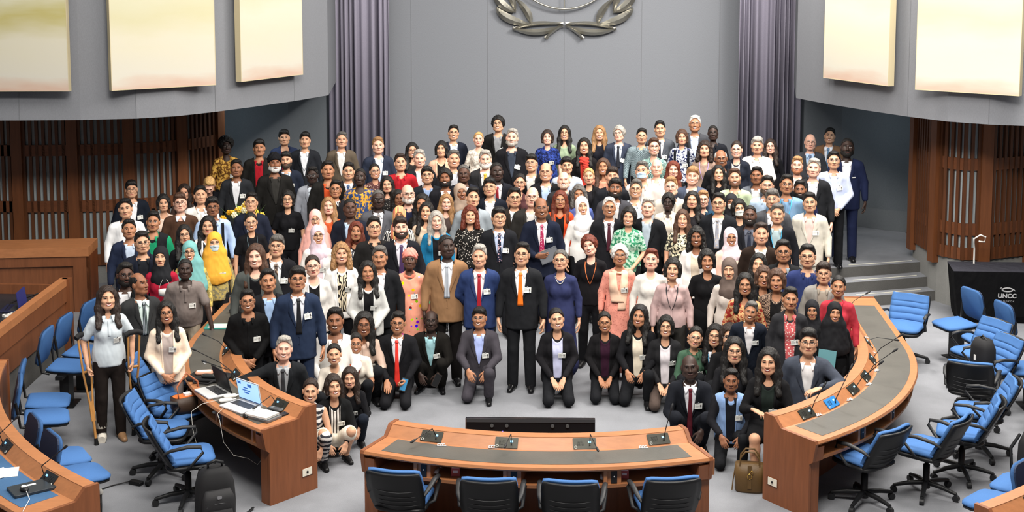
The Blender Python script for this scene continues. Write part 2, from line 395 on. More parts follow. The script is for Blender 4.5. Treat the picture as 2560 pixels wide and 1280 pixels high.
# ------------------------------------------------------------------ delegate desks
def sweep(path_in, path_out, prof):
    """prof: list of (d fraction-or-metres from inner edge, z); returns MB strip"""
    b = MB(); n = len(path_in); vs = []
    for a, c in zip(path_in, path_out):
        t = (c - a).normalized(); L = (c - a).length
        for d, z in prof:
            dd = L + d if d < -1e-9 or d == -0.0 and False else d
            vs.append(a + t * dd + Vector((0, 0, z)))
    m = len(prof)
    for i in range(n - 1):
        for k in range(m): b_ = (k + 1) % m; b.f.append((i * m + k, i * m + b_, (i + 1) * m + b_, (i + 1) * m + k)); b.m.append(0); b.sm.append(False)
    b.v = [tuple(v) for v in vs]
    b.f += [tuple(range(m)), tuple((n - 1) * m + k for k in range(m - 1, -1, -1))]; b.m += [0, 0]; b.sm += [False, False]
    return b
def desk(name, label, pin, pout, mics, frames, group, pad_ends=.3, tops=True, padmat=None):
    t = thing(name, (0, 0, 0), 0, label, 'desk', group)
    D = (pout[0] - pin[0]).length
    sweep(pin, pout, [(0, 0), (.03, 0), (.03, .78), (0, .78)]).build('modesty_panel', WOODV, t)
    sweep(pin, pout, [(-.004 + .004, .775), (.105, .775), (.105, .81), (0, .81)]).build('ledge', WOOD, t)
    sweep(pin, pout, [(.105, .76), (.105, .805), (.19, .722), (.19, .70)]).build('microphone_slope', WOOD, t)
    sweep(pin, pout, [(.19, .685), (D, .685), (D + .01, .70), (D, .722), (.19, .722)]).build('worktop', WOOD, t)
    k = max(1, int(len(pin) * .0)); a = 1; e = len(pin) - 1
    sweep(pin[a:e], pout[a:e], [(.215, .722), (D - .07, .722), (D - .07, .7245), (.215, .7245)]).build('writing_pad', padmat or PAD, t)
    sweep(pin, pout, [(D - .36, .525), (D - .035, .525), (D - .03, .555), (D - .36, .555)]).build('shelf', WOOD, t)
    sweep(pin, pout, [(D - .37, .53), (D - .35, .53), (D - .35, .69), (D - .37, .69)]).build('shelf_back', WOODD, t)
    for i, sgn in ((0, 1), (len(pin) - 1, -1)):
        A, B = pin[i], pout[i]; u = (B - A).normalized(); nn = Vector((-u.y, u.x, 0)); inn = (pin[i + sgn] - A); nn = nn if nn.dot(inn) < 0 else -nn
        Mx = Matrix(((u.x, 0, nn.x, A.x), (u.y, 0, nn.y, A.y), (0, 1, 0, 0), (0, 0, 0, 1)))
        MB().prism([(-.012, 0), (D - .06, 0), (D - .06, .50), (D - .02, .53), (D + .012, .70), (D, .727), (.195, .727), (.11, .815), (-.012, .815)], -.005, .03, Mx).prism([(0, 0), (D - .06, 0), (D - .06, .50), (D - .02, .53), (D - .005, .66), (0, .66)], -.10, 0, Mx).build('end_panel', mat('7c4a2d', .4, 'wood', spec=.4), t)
        if sgn * (1 if i == 0 else 1) and frames and i in frames:
            g = MB(); g.box(.04, .17, .16, .24, .03, .036, 0, Mx); g.box(.06, .17, .165, .235, .036, .040, 1, Mx); g.ball(tuple(Mx @ Vector((.115, .2, .042))), .012, 2, 8)
            g.build('floor_socket', [WOODD, CREAMP, BLK], t)
    # dividers and outlet plates under the worktop
    n = len(pin)
    for q in mics:
        x = min(n - 1.001, max(0, q * (n - 1))); i = int(x); f = x - i
        A = pin[i].lerp(pin[i + 1], f); B = pout[i].lerp(pout[i + 1], f); u = (B - A).normalized(); tt = Vector((-u.y, u.x, 0))
        Mx = Matrix(((tt.x, u.x, 0, A.x), (tt.y, u.y, 0, A.y), (0, 0, 1, 0), (0, 0, 0, 1)))
        MB().box(.22, .25, D - .34, D - .04, .55, .69, 0, Mx).box(.25, .37, D - .34, D - .06, .55, .69, 0, Mx).build('divider', WOOD, t)
        MB().box(.285, .335, D - .06, D - .052, .56, .685, 0, Mx).ball(tuple(Mx @ Vector((.31, D - .05, .62))), .007, 1, 8).build('outlet_plate', [BLK, WHITE], t)
    return t
def arc(r, a0, a1, n): return [pol(r, a0 + (a1 - a0) * k / n) for k in range(n + 1)]
_mic = None
def mic_unit(p_in, p_out, q, elbow, tip, label, glow='6fb6ff', plate=None):
    """speaker plate with gooseneck on the sloping strip; elbow/tip are offsets (sideways, towards the sitter, up)"""
    n = len(p_in); x = min(n - 1.001, q * (n - 1)); i = int(x); f = x - i
    A = p_in[i].lerp(p_in[i + 1], f); B = p_out[i].lerp(p_out[i + 1], f); u = (B - A).normalized(); tt = Vector((-u.y, u.x, 0)); tt = tt if tt.dot(p_in[-1] - p_in[0]) * SIDE > 0 else -tt
    Mx = Matrix(((tt.x, u.x, 0, A.x), (tt.y, u.y, 0, A.y), (0, 0, 1, 0), (0, 0, 0, 1)))
    t = thing('microphone_unit', (0, 0, 0), 0, label, 'microphone', 'delegate microphone units'); t.matrix_world = Mx
    ang = math.atan2(.083, .085); S = Matrix.Translation((0, .1475, .765)) @ Matrix.Rotation(-ang, 4, 'X')
    MB().prism(rrect(.2, .10, .006), 0, .006, S).build('speaker_plate', plate or DPLATE, t)
    g = MB()
    for a in range(6):
        for c in range(5): g.ball(tuple(S @ Vector((-.062 + a * .010, -.022 + c * .010, .006))), .0032, 0, 6)
    g.build('speaker_grille', BLK, t)
    MB().prism(rrect(.024, .016, .003), .006, .009, S @ Matrix.Translation((.045, -.012, 0))).build('display', mat(glow, .4, '', emit=2.2), t)
    g = MB(); g.tube([S @ Vector((-.078 + .011 * math.sin(k * .7), .034 + .011 * math.cos(k * .7), .007)) for k in range(10)], .0022, 5)
    g.build('plate_mark', mat('cfcfc8', .5), t)
    b0 = S @ Vector((.045, .02, .006)); e = b0 + Vector(elbow); tp = b0 + Vector(tip); dirn = (tp - e).normalized()
    MB().tube([b0, b0 + Vector((0, 0, .03)), e, tp], [.007, .0045, .004, .004], 8).build('gooseneck', BLK, t)
    MB().tube([tp - dirn * .005, tp + dirn * .012, tp + dirn * .05, tp + dirn * .062], [.005, .011, .011, .005], 10).build('microphone_head', BLK2, t)
    return t
SIDE = 1
ci, co = arc(3.28, -22.4, 22.8, 22), arc(3.86, -22.4, 22.8, 22)
desk('delegate_desk', 'curved wooden desk in the front centre with four microphones on it', ci, co, (.08, .34, .62, .9), (), 'curved delegate desks')
for q, e_, tp, lb in ((.155, (-.02, .03, .10), (-.10, .22, .06), 'leftmost of the four'), (.405, (0, .03, .11), (-.02, .2, .08), 'second from left of the four'), (.655, (0, .03, .11), (.03, .2, .06), 'third from left of the four'), (.90, (.02, 0, .12), (.07, -.02, .26), 'rightmost, upright one of the four')):
    mic_unit(ci, co, q, e_, tp, 'gooseneck microphone on plate, %s on the front centre desk' % lb)
def ringpath(sx, r, tail):
    return [pol(r, sx * a) for a in [38.4 + (90 - 38.4) * k / 24 for k in range(25)]] + [Vector((sx * (r + .06 * k / 5), CEN.y + tail * k / 5, 0)) for k in range(1, 6)]
for sx, nm in ((-1, 'left'), (1, 'right')):
    pi_, po_ = ringpath(sx, 3.38, 1.95), ringpath(sx, 3.98, 1.95)
    desk('delegate_desk', 'long curved wooden desk along the %s side of the group' % nm, pi_, po_, (.1, .26, .42, .58), (0,), 'curved delegate desks')
    SIDE = 1
    if sx > 0:
        for q, e_, tp, lb in ((.10, (.02, .02, .12), (.10, .05, .24), 'nearest the end of the right desk'), (.21, (.04, .03, .13), (.16, .06, .30), 'with bright blue plate on the right desk'), (.34, (.0, .05, .12), (.04, .20, .27), 'third from the end of the right desk'),
                             (.46, (.02, .05, .12), (.08, .22, .26), 'fourth from the end of the right desk'), (.62, (0, .06, .12), (0, .24, .26), 'fifth from the end of the right desk'), (.78, (0, .08, .06), (0, .26, .04), 'bent low beside the red jacket on the right desk'), (.93, (0, .06, .12), (.02, .2, .2), 'farthest along the right desk')):
            mic_unit(pi_, po_, q, e_, tp, 'gooseneck microphone ' + lb, '8fd4ff', mat('2c74b4', .4) if 'bright blue' in lb else None)
    else:
        for q, e_, tp, lb in ((.085, (.0, .05, .10), (-.03, .22, .05), 'lying low behind the open laptop on the left desk'), (.30, (-.02, .1, .14), (-.06, .34, .27), 'with the lower tip beside the black zip jacket on the left desk'), (.37, (0, .12, .14), (-.02, .36, .30), 'with the upper tip by the grey shirt on the left desk'), (.6, (0, .06, .10), (.02, .18, .16), 'farthest along the left desk by the teal folder')):
            mic_unit(pi_, po_, q, e_, tp, 'gooseneck microphone ' + lb)
LDI, LDO = ringpath(-1, 3.38, 1.95), ringpath(-1, 3.98, 1.95); RDI, RDO = ringpath(1, 3.38, 1.95), ringpath(1, 3.98, 1.95)
# second ring, only its near ends reach the picture
for sx, nm in ((-1, 'left'), (1, 'right')):
    a0, a1 = sx * 36.7, sx * 75
    pi_, po_ = arc(5.74, a0, a1, 20), arc(6.34, a0, a1, 20)
    desk('delegate_desk', 'wooden desk end cut off at the bottom %s corner' % nm, pi_, po_, (.25,), (), 'curved delegate desks', padmat=mat('3d6085', .5, 'leather') if sx < 0 else None)
    if sx < 0:
        mic_unit(pi_, po_, .12, (-.02, .03, .12), (-.24, -.05, .30), 'gooseneck microphone on the bottom left desk, right one of its two', plate=BLK2)
        mic_unit(pi_, po_, .36, (-.02, .03, .12), (-.24, -.05, .30), 'gooseneck microphone on the bottom left desk, at the picture edge', plate=BLK2)
    else: mic_unit(pi_, po_, .13, (0, .05, .1), (.2, .2, .1), 'gooseneck microphone on the bottom right desk corner')
pi_, po_ = arc(5.74, -25.6, 25.6, 20), arc(6.34, -25.6, 25.6, 20)
desk('delegate_desk', 'wooden desk corner peeping in under the black backpack at the bottom edge', pi_, po_, (), (), 'curved delegate desks')

# ------------------------------------------------------------------ chairs
def make_swivel():
    """blue padded swivel chair, seat faces local -Y"""
    t = thing('swivel_chair', (0, 0, 0), 0, None, 'chair', 'blue swivel chairs')
    # five-star base
    hub = MB().tube([(0, 0, .06), (0, 0, .14)], .04, 12).build('base_hub', BLK, t)
    for k in range(5):
        a = 2 * math.pi * k / 5 + .3; c, s = math.cos(a), math.sin(a)
        l = MB().tube([(.03 * c, .03 * s, .115), (.16 * c, .16 * s, .105), (.30 * c, .30 * s, .075)], [.026, .024, .018], 8).build('base_leg', BLK, t)
        MB().tube([(.30 * c - .02 * s, .30 * s + .02 * c, .032), (.30 * c + .02 * s, .30 * s - .02 * c, .032)], .032, 12).tube([(.30 * c, .30 * s, .03), (.30 * c, .30 * s, .08)], .013, 6).build('caster', BLK2, l)
    MB().tube([(0, 0, .13), (0, 0, .30), (0, 0, .30), (0, 0, .40)], [.032, .032, .02, .02], 12).box(-.1, .1, -.12, .12, .37, .41).build('gas_column', BLK, t)
    # seat
    S = Matrix.Translation((0, -.02, .41))
    sh = MB().prism(rrect(.47, .46, .1), 0, .045, S, 0, .015, True).build('seat_shell', BLK, t)
    MB().prism(rrect(.46, .45, .1), .04, .105, S, 0, .025, True).build('seat', BLUE, t)
    # back: curved shell + pad with horizontal channels
    def backsheet(off, w, z0, z1, nz=15, nx=9, bulge=0.):
        vs = []; fs = []
        for j in range(nz):
            v = j / (nz - 1); z = z0 + (z1 - z0) * v; hw = w / 2 * (1 - .16 * max(0, v - .75) * 4 * max(0, v - .75) * 1.6) * (1 - .10 * max(0, .3 - v) / .3)
            for i in range(nx):
                u = i / (nx - 1) * 2 - 1
                y = .215 + .10 * (v - .1) + .035 * (1 - math.cos(v * 2.2)) - .055 * u * u - .05 * (1 - v) ** 2 + off
                if bulge: y -= bulge * (1 - (u * u) ** 3) * (.30 + .70 * abs(math.sin(min(v * 1.30, .999) * math.pi * 4.0)) ** .35 if v < .77 else 1.)
                vs.append((hw * u, y, z))
        for j in range(nz - 1):
            for i in range(nx - 1): fs.append((j * nx + i, j * nx + i + 1, (j + 1) * nx + i + 1, (j + 1) * nx + i))
        return vs, fs
    vs, fs = backsheet(.035, .485, .42, .84); o = MB().add(vs, fs, 0, True).build('back_shell', BLK, t); m = o.modifiers.new('t', 'SOLIDIFY'); m.thickness = .02; m.offset = 0
    g = MB()
    for z in (.50, .55, .60, .66):
        v = (z - .42) / .42
        g.tube([(.2 * u, .215 + .10 * (v - .1) + .035 * (1 - math.cos(v * 2.2)) - .055 * (u * .87) ** 2 - .05 * (1 - v) ** 2 + .047, z - .015 * (1 - u * u)) for u in (-1, -.6, -.2, .2, .6, 1)], .0025, 5)
    g.build('shell_rib', mat('4a4b4d', .5), o)
    vs, fs = backsheet(.012, .475, .45, .85, 49, 11, .040); o = MB().add(vs, fs, 0, True).build('backrest', BLUE, t); m = o.modifiers.new('t', 'SOLIDIFY'); m.thickness = .03; m.offset = 0
    for s in (-1, 1):
        MB().tube([(s * .215, .02, .43), (s * .27, .0, .46), (s * .285, -.12, .60), (s * .28, -.10, .655), (s * .275, .02, .665), (s * .265, .17, .64), (s * .24, .235, .60)], [.016, .017, .019, .023, .025, .022, .016], 8, flat=.75).build('armrest', BLK2, t)
    return t
def make_row():
    """blue fixed row seat on a black pedestal, faces local -Y"""
    t = thing('row_seat', (0, 0, 0), 0, None, 'chair', 'fixed blue row seats')
    MB().box(-.09, .09, -.05, .05, 0, .40).box(-.15, .15, -.11, .11, 0, .012).build('pedestal', BLK, t)
    MB().box(-.27, .27, -.04, .04, .36, .40).build('seat_beam', BLK, t)
    S = Matrix.Translation((0, -.03, .415)) @ Matrix.Rotation(R(4), 4, 'X')
    poly = [(-.2, .2), (-.215, .1), (-.22, -.12), (-.19, -.2), (-.14, -.225), (.14, -.225), (.19, -.2), (.22, -.12), (.215, .1), (.2, .2)]
    MB().prism(poly, 0, .05, S, 0, .02, True).build('seat', BLUE, t)
    MB().prism([(p[0] * .97, p[1] * .97) for p in poly], -.012, .004, S).build('seat_shell', BLK, t)
    B = Matrix.Translation((0, .235, .68)) @ Matrix.Rotation(R(12), 4, 'X') @ Matrix(((1, 0, 0, 0), (0, 0, -1, 0), (0, 1, 0, 0), (0, 0, 0, 1)))
    MB().prism(rrect(.42, .40, .09), -.0, .035, B, 0, .014, True).build('backrest', BLUED, t)
    MB().prism(rrect(.40, .38, .08), -.012, .002, B, 0).build('back_shell', mat('1b2a44', .6), t)
    for s in (-1, 1):
        MB().tube([(s * .2, .12, .41), (s * .21, .2, .43), (s * .215, .215, .55), (s * .215, .235, .68)], .014, 6).build('bracket', BLK, t)
    return t
SWP = make_swivel(); RWP = make_row(); _used = {}
def put(proto, loc, rz, label):
    o = proto if proto.name not in _used else copy_tree(proto)
    _used[proto.name] = 1
    o.location = loc; o.rotation_euler = (0, 0, R(rz)); o['label'] = label
    if proto is SWP: o.scale = (.97, .97, .93)
    return o
# rz: 0 faces the camera (-Y); 180 faces the stage
for x, y, rz, lb in ((-1.08, 10.62, 172, 'black backed blue swivel chair at the centre desk, leftmost of four'), (-.34, 10.50, 181, 'black backed blue swivel chair at the centre desk, second from left'),
                     (.33, 10.49, 178, 'black backed blue swivel chair at the centre desk, third from left'), (1.09, 10.60, 190, 'black backed blue swivel chair at the centre desk, rightmost of four')):
    put(SWP, (x, y, 0), rz, lb)
for x, y, rz, lb in ((-3.18, 11.42, 112, 'blue swivel chair behind the black backpack, nearest at the left desk'), (-3.62, 12.06, 98, 'blue swivel chair with ribbed back left of the backpack chair'),
                     (-3.63, 12.60, 62, 'blue swivel chair at the left desk with a brown handbag on it'), (-4.02, 13.26, 95, 'blue swivel chair half hidden behind the cream blazer, under a resting hand'),
                     (4.34, 16.1, -28, 'lone blue swivel chair beside the far end of the right desk before the steps'), (4.92, 15.08, -62, 'blue swivel chair facing left near the black draped podium'),
                     (4.85, 14.45, -70, 'blue swivel chair with a black backpack on its seat at right'), (4.52, 13.85, 160, 'big black backed swivel chair seen from behind at right, turned away'),
                     (4.38, 13.05, -98, 'blue swivel chair by the right desk just below the big black backed one'), (4.04, 12.45, -108, 'second blue swivel chair from the lone one along the right desk, side on'),
                     (3.60, 12.02, -128, 'blue swivel chair showing its black back next to the chair nearest the right desk end'), (2.98, 11.76, -140, 'blue swivel chair nearest the right desk end')):
    put(SWP, (x, y, 0), rz, lb)
names = ['at the bottom left, nearest the desk corner', 'at the bottom left, one behind the desk corner', 'at far left in front of the crutches, lower of two', 'at far left in front of the crutches, upper of two',
         'left of the crutches, nearer of the pair by the wooden front', 'left of the crutches, farther of the pair by the wooden front', 'behind the person on crutches, its back by the wood corner', 'farthest back beside the tall wooden desk at left']
for a, lb in zip((-48.5, -53.8, -66.6, -72, -84.8, -90.6, -97.5, -103), names):
    put(RWP, pol(5.36, a), 0, lb).rotation_euler = (0, 0, R(90 + (90 + a)))
namesr = ['cut off at the bottom right edge behind the desk corner', 'at the bottom right in front of the desk corner', 'at the right edge, lower of the pair', 'at the right edge, upper of the pair', 'farther back at the right edge by the podium', 'right before the black draped podium']
for a, lb in zip((51.8, 46.3, 83.5, 90.5, 103, 110), namesr):
    put(RWP, pol(5.36, a), 0, lb).rotation_euler = (0, 0, R(-90 + (a - 90)))
for o in list(bpy.data.objects):
    if o.get('category') == 'chair' and o.name.startswith('row_seat'): o['label'] = 'blue fixed row seat ' + o['label']

# ------------------------------------------------------------------ furniture at the sides
def facing(A, B):  # matrix with local x from A to B, local y to the back, z up
    A = Vector(A); t = (Vector(B) - A); t.z = 0; t.normalize(); n = Vector((-t.y, t.x, 0))
    return Matrix(((t.x, n.x, 0, A.x), (t.y, n.y, 0, A.y), (0, 0, 1, A.z), (0, 0, 0, 1)))
t = thing('rostrum_desk', (0, 0, 0), 0, 'tall wooden rostrum desk by the slatted wall at far left', 'desk')
M = facing((-9.6, 17.30, 0), (-6.53, 17.79, 0)); Lx = 3.11
MB().box(0, Lx, 0, .62, .80, .93, 0, M).build('desk_top', WOOD, t)
MB().box(0, Lx - .22, .06, .10, 0, .80, 0, M).build('front_panel', WOODV, t)
MB().box(0, Lx, .02, .10, .66, .80, 0, M).box(Lx - .22, Lx, .02, .10, 0, .66, 0, M).build('front_frame', WOODV, t)
MB().box(Lx - .04, Lx, .02, .58, 0, .80, 0, M).build('side_panel', WOODD, t)
t = thing('partition_desk', (0, 0, 0), 0, 'long wooden fronted desk running along the left picture edge behind the row seats', 'desk')
pin_ = [Vector((-5.72, 11.2, 0)), Vector((-5.80, 12.4, 0)), Vector((-5.90, 13.6, 0)), Vector((-5.99, 14.7, 0)), Vector((-6.08, 15.95, 0))]
pout_ = [p + Vector((-.95, .12, 0)) for p in pin_]
sweep(pin_, pout_, [(0, .86), (.10, .86), (.10, .95), (0, .95)]).build('top_rail', WOOD, t)
sweep(pin_, pout_, [(.005, .66), (.06, .66), (.06, .86), (.005, .86)]).build('upper_band', WOODV, t)
sweep(pin_, pout_, [(.03, .36), (.06, .36), (.06, .66), (.03, .66)]).build('front_panel', WOODV, t)
sweep(pin_, pout_, [(.05, 0), (.09, 0), (.09, .36), (.05, .36)]).build('carpeted_base', RISER, t)
sweep(pin_, pout_, [(.10, .70), (.95, .70), (.95, .74), (.10, .74)]).build('worktop', mat('26262a', .4, 'leather'), t)
MB().box(-6.14, -6.04, 15.88, 15.98, .0, .95).box(-7.1, -6.08, 15.92, 15.98, .0, .86).build('end_post', WOODV, t)
t = thing('laptop', (-6.47, 15.2, .742), R(-82), 'dark blue laptop with raised lid on the far left desk', 'laptop', 'laptops on the desks')
def laptop(t, cb, cl, scr, ang, w=.34, d=.24):
    MB().prism(rrect(w, d, .012), 0, .016, I4, 0, .003).build('base', cb, t)
    MB().box(-w / 2 + .025, w / 2 - .025, -.01, d / 2 - .03, .016, .018).build('keyboard', mat('3b3c40', .5) if cb.name != '' else BLK, t)
    L_ = Matrix.Translation((0, d / 2, .014)) @ Matrix.Rotation(R(ang), 4, 'X')
    MB().prism([(-w / 2, 0), (w / 2, 0), (w / 2, d * .93), (-w / 2, d * .93)], -.008, 0, L_, 0).build('lid', cl, t)
    MB().box(-w / 2 + .008, w / 2 - .008, .014, d * .93 - .010, .0005, .002, 0, L_).build('screen', scr, t); return L_
laptop(t, mat('23253f', .5), mat('2b2d66', .5), BLK, 98)
t = thing('conference_phone', (-6.38, 16.1, .742), R(12), 'white and black device on the far left desk top', 'phone')
MB().prism(rrect(.30, .12, .03), 0, .05, I4, 0, .012, True).build('body', WHITE, t); MB().prism(rrect(.27, .05, .02), 0, .03, Matrix.Translation((0, .02, .05)), 0, .008, True).build('handset', BLK, t)
t = thing('power_strip', (-6.35, 14.95, .742), R(60), 'white power strip beside the blue laptop at far left', 'power strip')
MB().box(-.14, .14, -.025, .025, 0, .03).build('body', WHITE, t)
g = MB()
for k in range(5): g.box(-.115 + k * .05, -.085 + k * .05, -.015, .015, .03, .034)
g.build('sockets', GREYPL, t)
tag(MB().tube([(-6.5, 15.0, .75), (-6.6, 15.5, .755), (-6.45, 15.9, .755), (-6.35, 16.05, .76)], .008, 6).build('cable', BLK), 'black cable between the power strip and white device at far left', 'cable', 'loose cables')
# black draped table with the venue's mark
t = thing('draped_table', (0, 0, 0), 0, 'black cloth draped table with a white printed mark at right', 'table')
b = MB(); tp = [(5.40, 17.84), (7.4, 17.80), (7.4, 18.42), (5.47, 18.42)]; bt = [(5.55, 17.95), (7.3, 17.95), (7.3, 18.3), (5.55, 18.3)]
vs = [(x, y, .74) for x, y in tp]; md_ = [(x * .35 + X * .65, y * .35 + Y * .65, .10) for (x, y), (X, Y) in zip(tp, bt)]; vs += md_ + [(x, y, .005) for x, y in bt]
fs = [(0, 1, 2, 3)]
for j in range(2):
    for i in range(4): fs.append((j * 4 + i, j * 4 + (i + 1) % 4, j * 4 + 4 + (i + 1) % 4, j * 4 + 4 + i))
b.add(vs, fs); b.build('drape', mat('0d0d0f', .85, 'cloth', spec=.1), t)
MB().add([(x, y, .744) for x, y in tp] + [(x, y, .74) for x, y in tp], [(0, 1, 2, 3), (0, 4, 5, 1), (3, 2, 6, 7), (0, 3, 7, 4), (1, 5, 6, 2)]).build('table_top_cover', mat('33333a', .8, 'cloth', spec=.1), t)
def text(s_, size, loc, m, parent, rot, spc=None, off=0.):
    c = bpy.data.curves.new('lettering', 'FONT'); c.body = s_; c.size = size; c.align_x = 'CENTER'; c.extrude = .001; c.offset = off; c.materials.append(m)
    if spc: c.space_character = spc
    q = bpy.data.objects.new('lettering_curve', c); COL.objects.link(q); bpy.context.view_layer.update()
    me = bpy.data.meshes.new_from_object(q); bpy.data.objects.remove(q); o = bpy.data.objects.new('lettering', me); link(o, parent); o.location = loc; o.rotation_euler = rot; return o
WM = mat('a9a9ab', .6)
text('UNCC', .085, (6.13, 17.862, .375), WM, t, (R(96), 0, R(-1)), None, .003)
text('BANGKOK', .034, (6.13, 17.87, .315), mat('8a8a8d', .6), t, (R(96), 0, R(-1)), 1.35)
b = MB(); b.tube([(6.13 + .075 * math.cos(a) * (1 - .12 * k), 17.85, .49 + .028 * math.sin(a) * (1 - .35 * k)) for k in (0, 1) for a in [i * math.pi / 10 for i in range(21)]], .005, 5)
b.tube([(6.06, 17.85, .50), (6.045, 17.85, .52), (6.03, 17.85, .505)], .004, 5); b.tube([(6.18, 17.85, .475), (6.21, 17.85, .50), (6.23, 17.85, .475)], .005, 5); b.build('printed_emblem', WM, t)
t = thing('grey_chair', (6.85, 18.72, 0), R(12), 'grey chair back just showing behind the black draped table', 'chair')
MB().prism(rrect(.5, .42, .09), 0, .05, Matrix.Translation((0, 0, .78)) @ Matrix.Rotation(R(84), 4, 'X'), 0, .012, True).build('backrest', mat('54585c', .8, 'fabric'), t)
MB().box(-.23, .23, -.45, 0, .40, .47).build('seat', mat('54585c', .8, 'fabric'), t)
for x in (-.2, .2):
    for y in (-.4, -.03): MB().tube([(x, y, 0), (x, y, .42)], .015, 6).build('leg', BLK, t)
tag(MB().tube([(5.80, 18.30, .62), (5.80, 18.30, .95), (5.78, 18.27, 1.10), (5.86, 18.25, 1.16), (5.93, 18.25, 1.13), (5.92, 18.25, 1.06), (5.84, 18.25, 1.07)], .012, 6).build('cable', WHITE), 'white looped cable on the right slatted wall above the black draped table', 'cable', 'loose cables')

# ------------------------------------------------------------------ display lying behind the centre desk
t = thing('display_screen', (-.08, 11.98, 0), R(2), 'black flat display standing on the floor behind the centre desk', 'display')
Mt = Matrix.Translation((0, 0, .02)) @ Matrix.Rotation(R(-6), 4, 'X')
MB().box(-.61, .61, -.025, .03, 0, .62, 0, Mt).build('casing', mat('141416', .3), t)
MB().box(-.61, .61, -.033, -.025, .585, .62, 0, Mt).build('top_bezel', mat('3a3a3c', .3), t)
g = MB()
for x in (-.36, -.22, .21, .35): g.tube([Mt @ Vector((x, -.032, .555)), Mt @ Vector((x, -.045, .555))], .016, 14)
g.build('screw_caps', mat('4c4c4c', .3), t); MB().box(-.61, -.60, -.034, .03, 0, .62, 0, Mt).build('edge_trim', CHROME, t)
MB().box(-.35, -.25, -.25, .25, 0, .02).box(.25, .35, -.25, .25, 0, .02).box(-.33, -.27, -.02, .02, 0, .3).box(.27, .33, -.02, .02, 0, .3).build('stand', BLK, t)
g = MB()
for x in (-.49, -.26):
    for dx, z in ((0, .475), (.02, .47), (-.02, .465), (.0, .49)): g.box(x + dx - .005, x + dx + .005, -.029, -.025, z, z + .012, 0, Mt)
g.build('reflected_lights', mat('7a6cff', .4, '', emit=2.), t)  # purple light reflected in the casing, put in as small glowing marks

# ------------------------------------------------------------------ things on the left desk
Z = .7262
t = thing('laptop', (-2.82, 11.93, Z), R(-36), 'open silver laptop with a lit blue and white screen on the left desk', 'laptop', 'laptops on the desks')
t.rotation_euler = (0, 0, R(-38)); Lm = laptop(t, mat('c9c9cb', .35), mat('c0c0c4', .35), mat('9cc3f2', .4, '', emit=.9), 100)
g = MB()
for x0, x1, z0, z1 in ((-.15, -.10, .175, .20), (.0, .06, .165, .195), (-.07, .0, .14, .152), (-.09, .03, .115, .127), (-.07, .01, .09, .102)): g.box(x0, x1, z0, z1, .002, .003, 0, Lm)
g.build('screen_graphics', mat('245fae', .4, '', emit=.6), t); MB().box(-.16, .16, .016, .026, .002, .003, 0, Lm).build('task_bar', mat('1b2f58', .4, '', emit=.3), t)
t = thing('laptop', (-3.2, 12.33, Z), R(-50), 'open laptop with dark screen and glasses on its keyboard on the left desk', 'laptop', 'laptops on the desks')
laptop(t, mat('c5c6c6', .35), BLK, BLK, 105)
t = thing('eyeglasses', (-3.13, 12.27, Z + .02), R(-40), 'folded eyeglasses lying on the laptop keyboard', 'glasses')
for s in (-1, 1): MB().tube([(s * .035 + .024 * math.cos(a), 0, .022 + .02 * math.sin(a)) for a in [k * math.pi / 6 for k in range(13)]], .002, 5).tube([(s * .058, 0, .025), (s * .06, .12, .004)], .002, 5).build('rim', BLK, t)
t = thing('laptop_bag', (-3.36, 12.76, Z), R(-8), 'flat black laptop bag under the pouches on the left desk', 'bag')
MB().prism(rrect(.42, .26, .05), 0, .035, I4, 0, .012, True).build('body', BLKF, t); MB().tube([(-.1, -.13, .02), (-.08, -.2, .015), (.08, -.2, .015), (.1, -.13, .02)], .01, 6).build('handle', BLKF, t)
t = thing('pouch', (-3.42, 12.80, Z + .036), R(10), 'open pink beige pouch on top of the black laptop bag', 'pouch')
MB().prism(rrect(.18, .10, .03), 0, .03, I4, 0, .01, True).build('body', mat('b98a74', .6, 'leather'), t); MB().prism(rrect(.14, .06, .02), .03, .034, I4).build('opening', mat('e8dccb', .7), t)
t = thing('glasses_case', (-3.33, 12.68, Z + .036), R(-4), 'shiny black case lying in front of the beige pouch', 'case')
MB().prism(rrect(.17, .065, .03), 0, .035, I4, 0, .014, True).build('body', mat('2a2c2c', .2), t)
tag(MB().tube([(-3.26 + .03 * math.sin(k * 2.1), 12.72 + .02 * math.cos(k * 1.3), Z + .04 + .01 * math.sin(k)) for k in range(22)], .003, 4).build('earphones', CHROME), 'tangled silver earphone cord on the laptop bag', 'earphones')
t = thing('smartphone', (-2.37, 11.76, Z), R(-35), 'black smartphone face up beside the notebooks on the left desk', 'phone', 'phones')
MB().prism(rrect(.075, .155, .012), 0, .009, I4).build('body', BLK, t); MB().prism(rrect(.069, .147, .01), .009, .0095, I4).build('screen', mat('2a2d33', .15), t)
t = thing('remote_unit', (-2.47, 11.87, Z), R(60), 'dark grey handheld interpretation unit near the phone on the left desk', 'remote')
MB().prism(rrect(.065, .17, .02), 0, .025, I4, 0, .007, True).build('body', mat('454648', .4), t); MB().box(-.02, .02, .02, .05, .025, .027).build('display', mat('6a7276', .2), t)
t = thing('notebook', (-2.55, 11.68, Z), R(-28), 'white notebook on the grey tablet at the left desk end', 'notebook')
MB().box(-.13, .13, -.09, .09, .022, .040).build('cover', WHITE, t); MB().box(-.125, .13, -.085, .088, .025, .037).build('pages', mat('f2f0ea', .8), t)
t = thing('tablet', (-2.53, 11.67, Z), R(-30), 'grey tablet under the white notebook', 'tablet')
MB().prism(rrect(.28, .20, .015), 0, .018, I4).build('body', mat('6d6f72', .3, '', metal=.5), t)
t = thing('computer_mouse', (-2.70, 11.68, Z), R(20), 'black computer mouse in front of the lit laptop', 'mouse', 'computer mice')
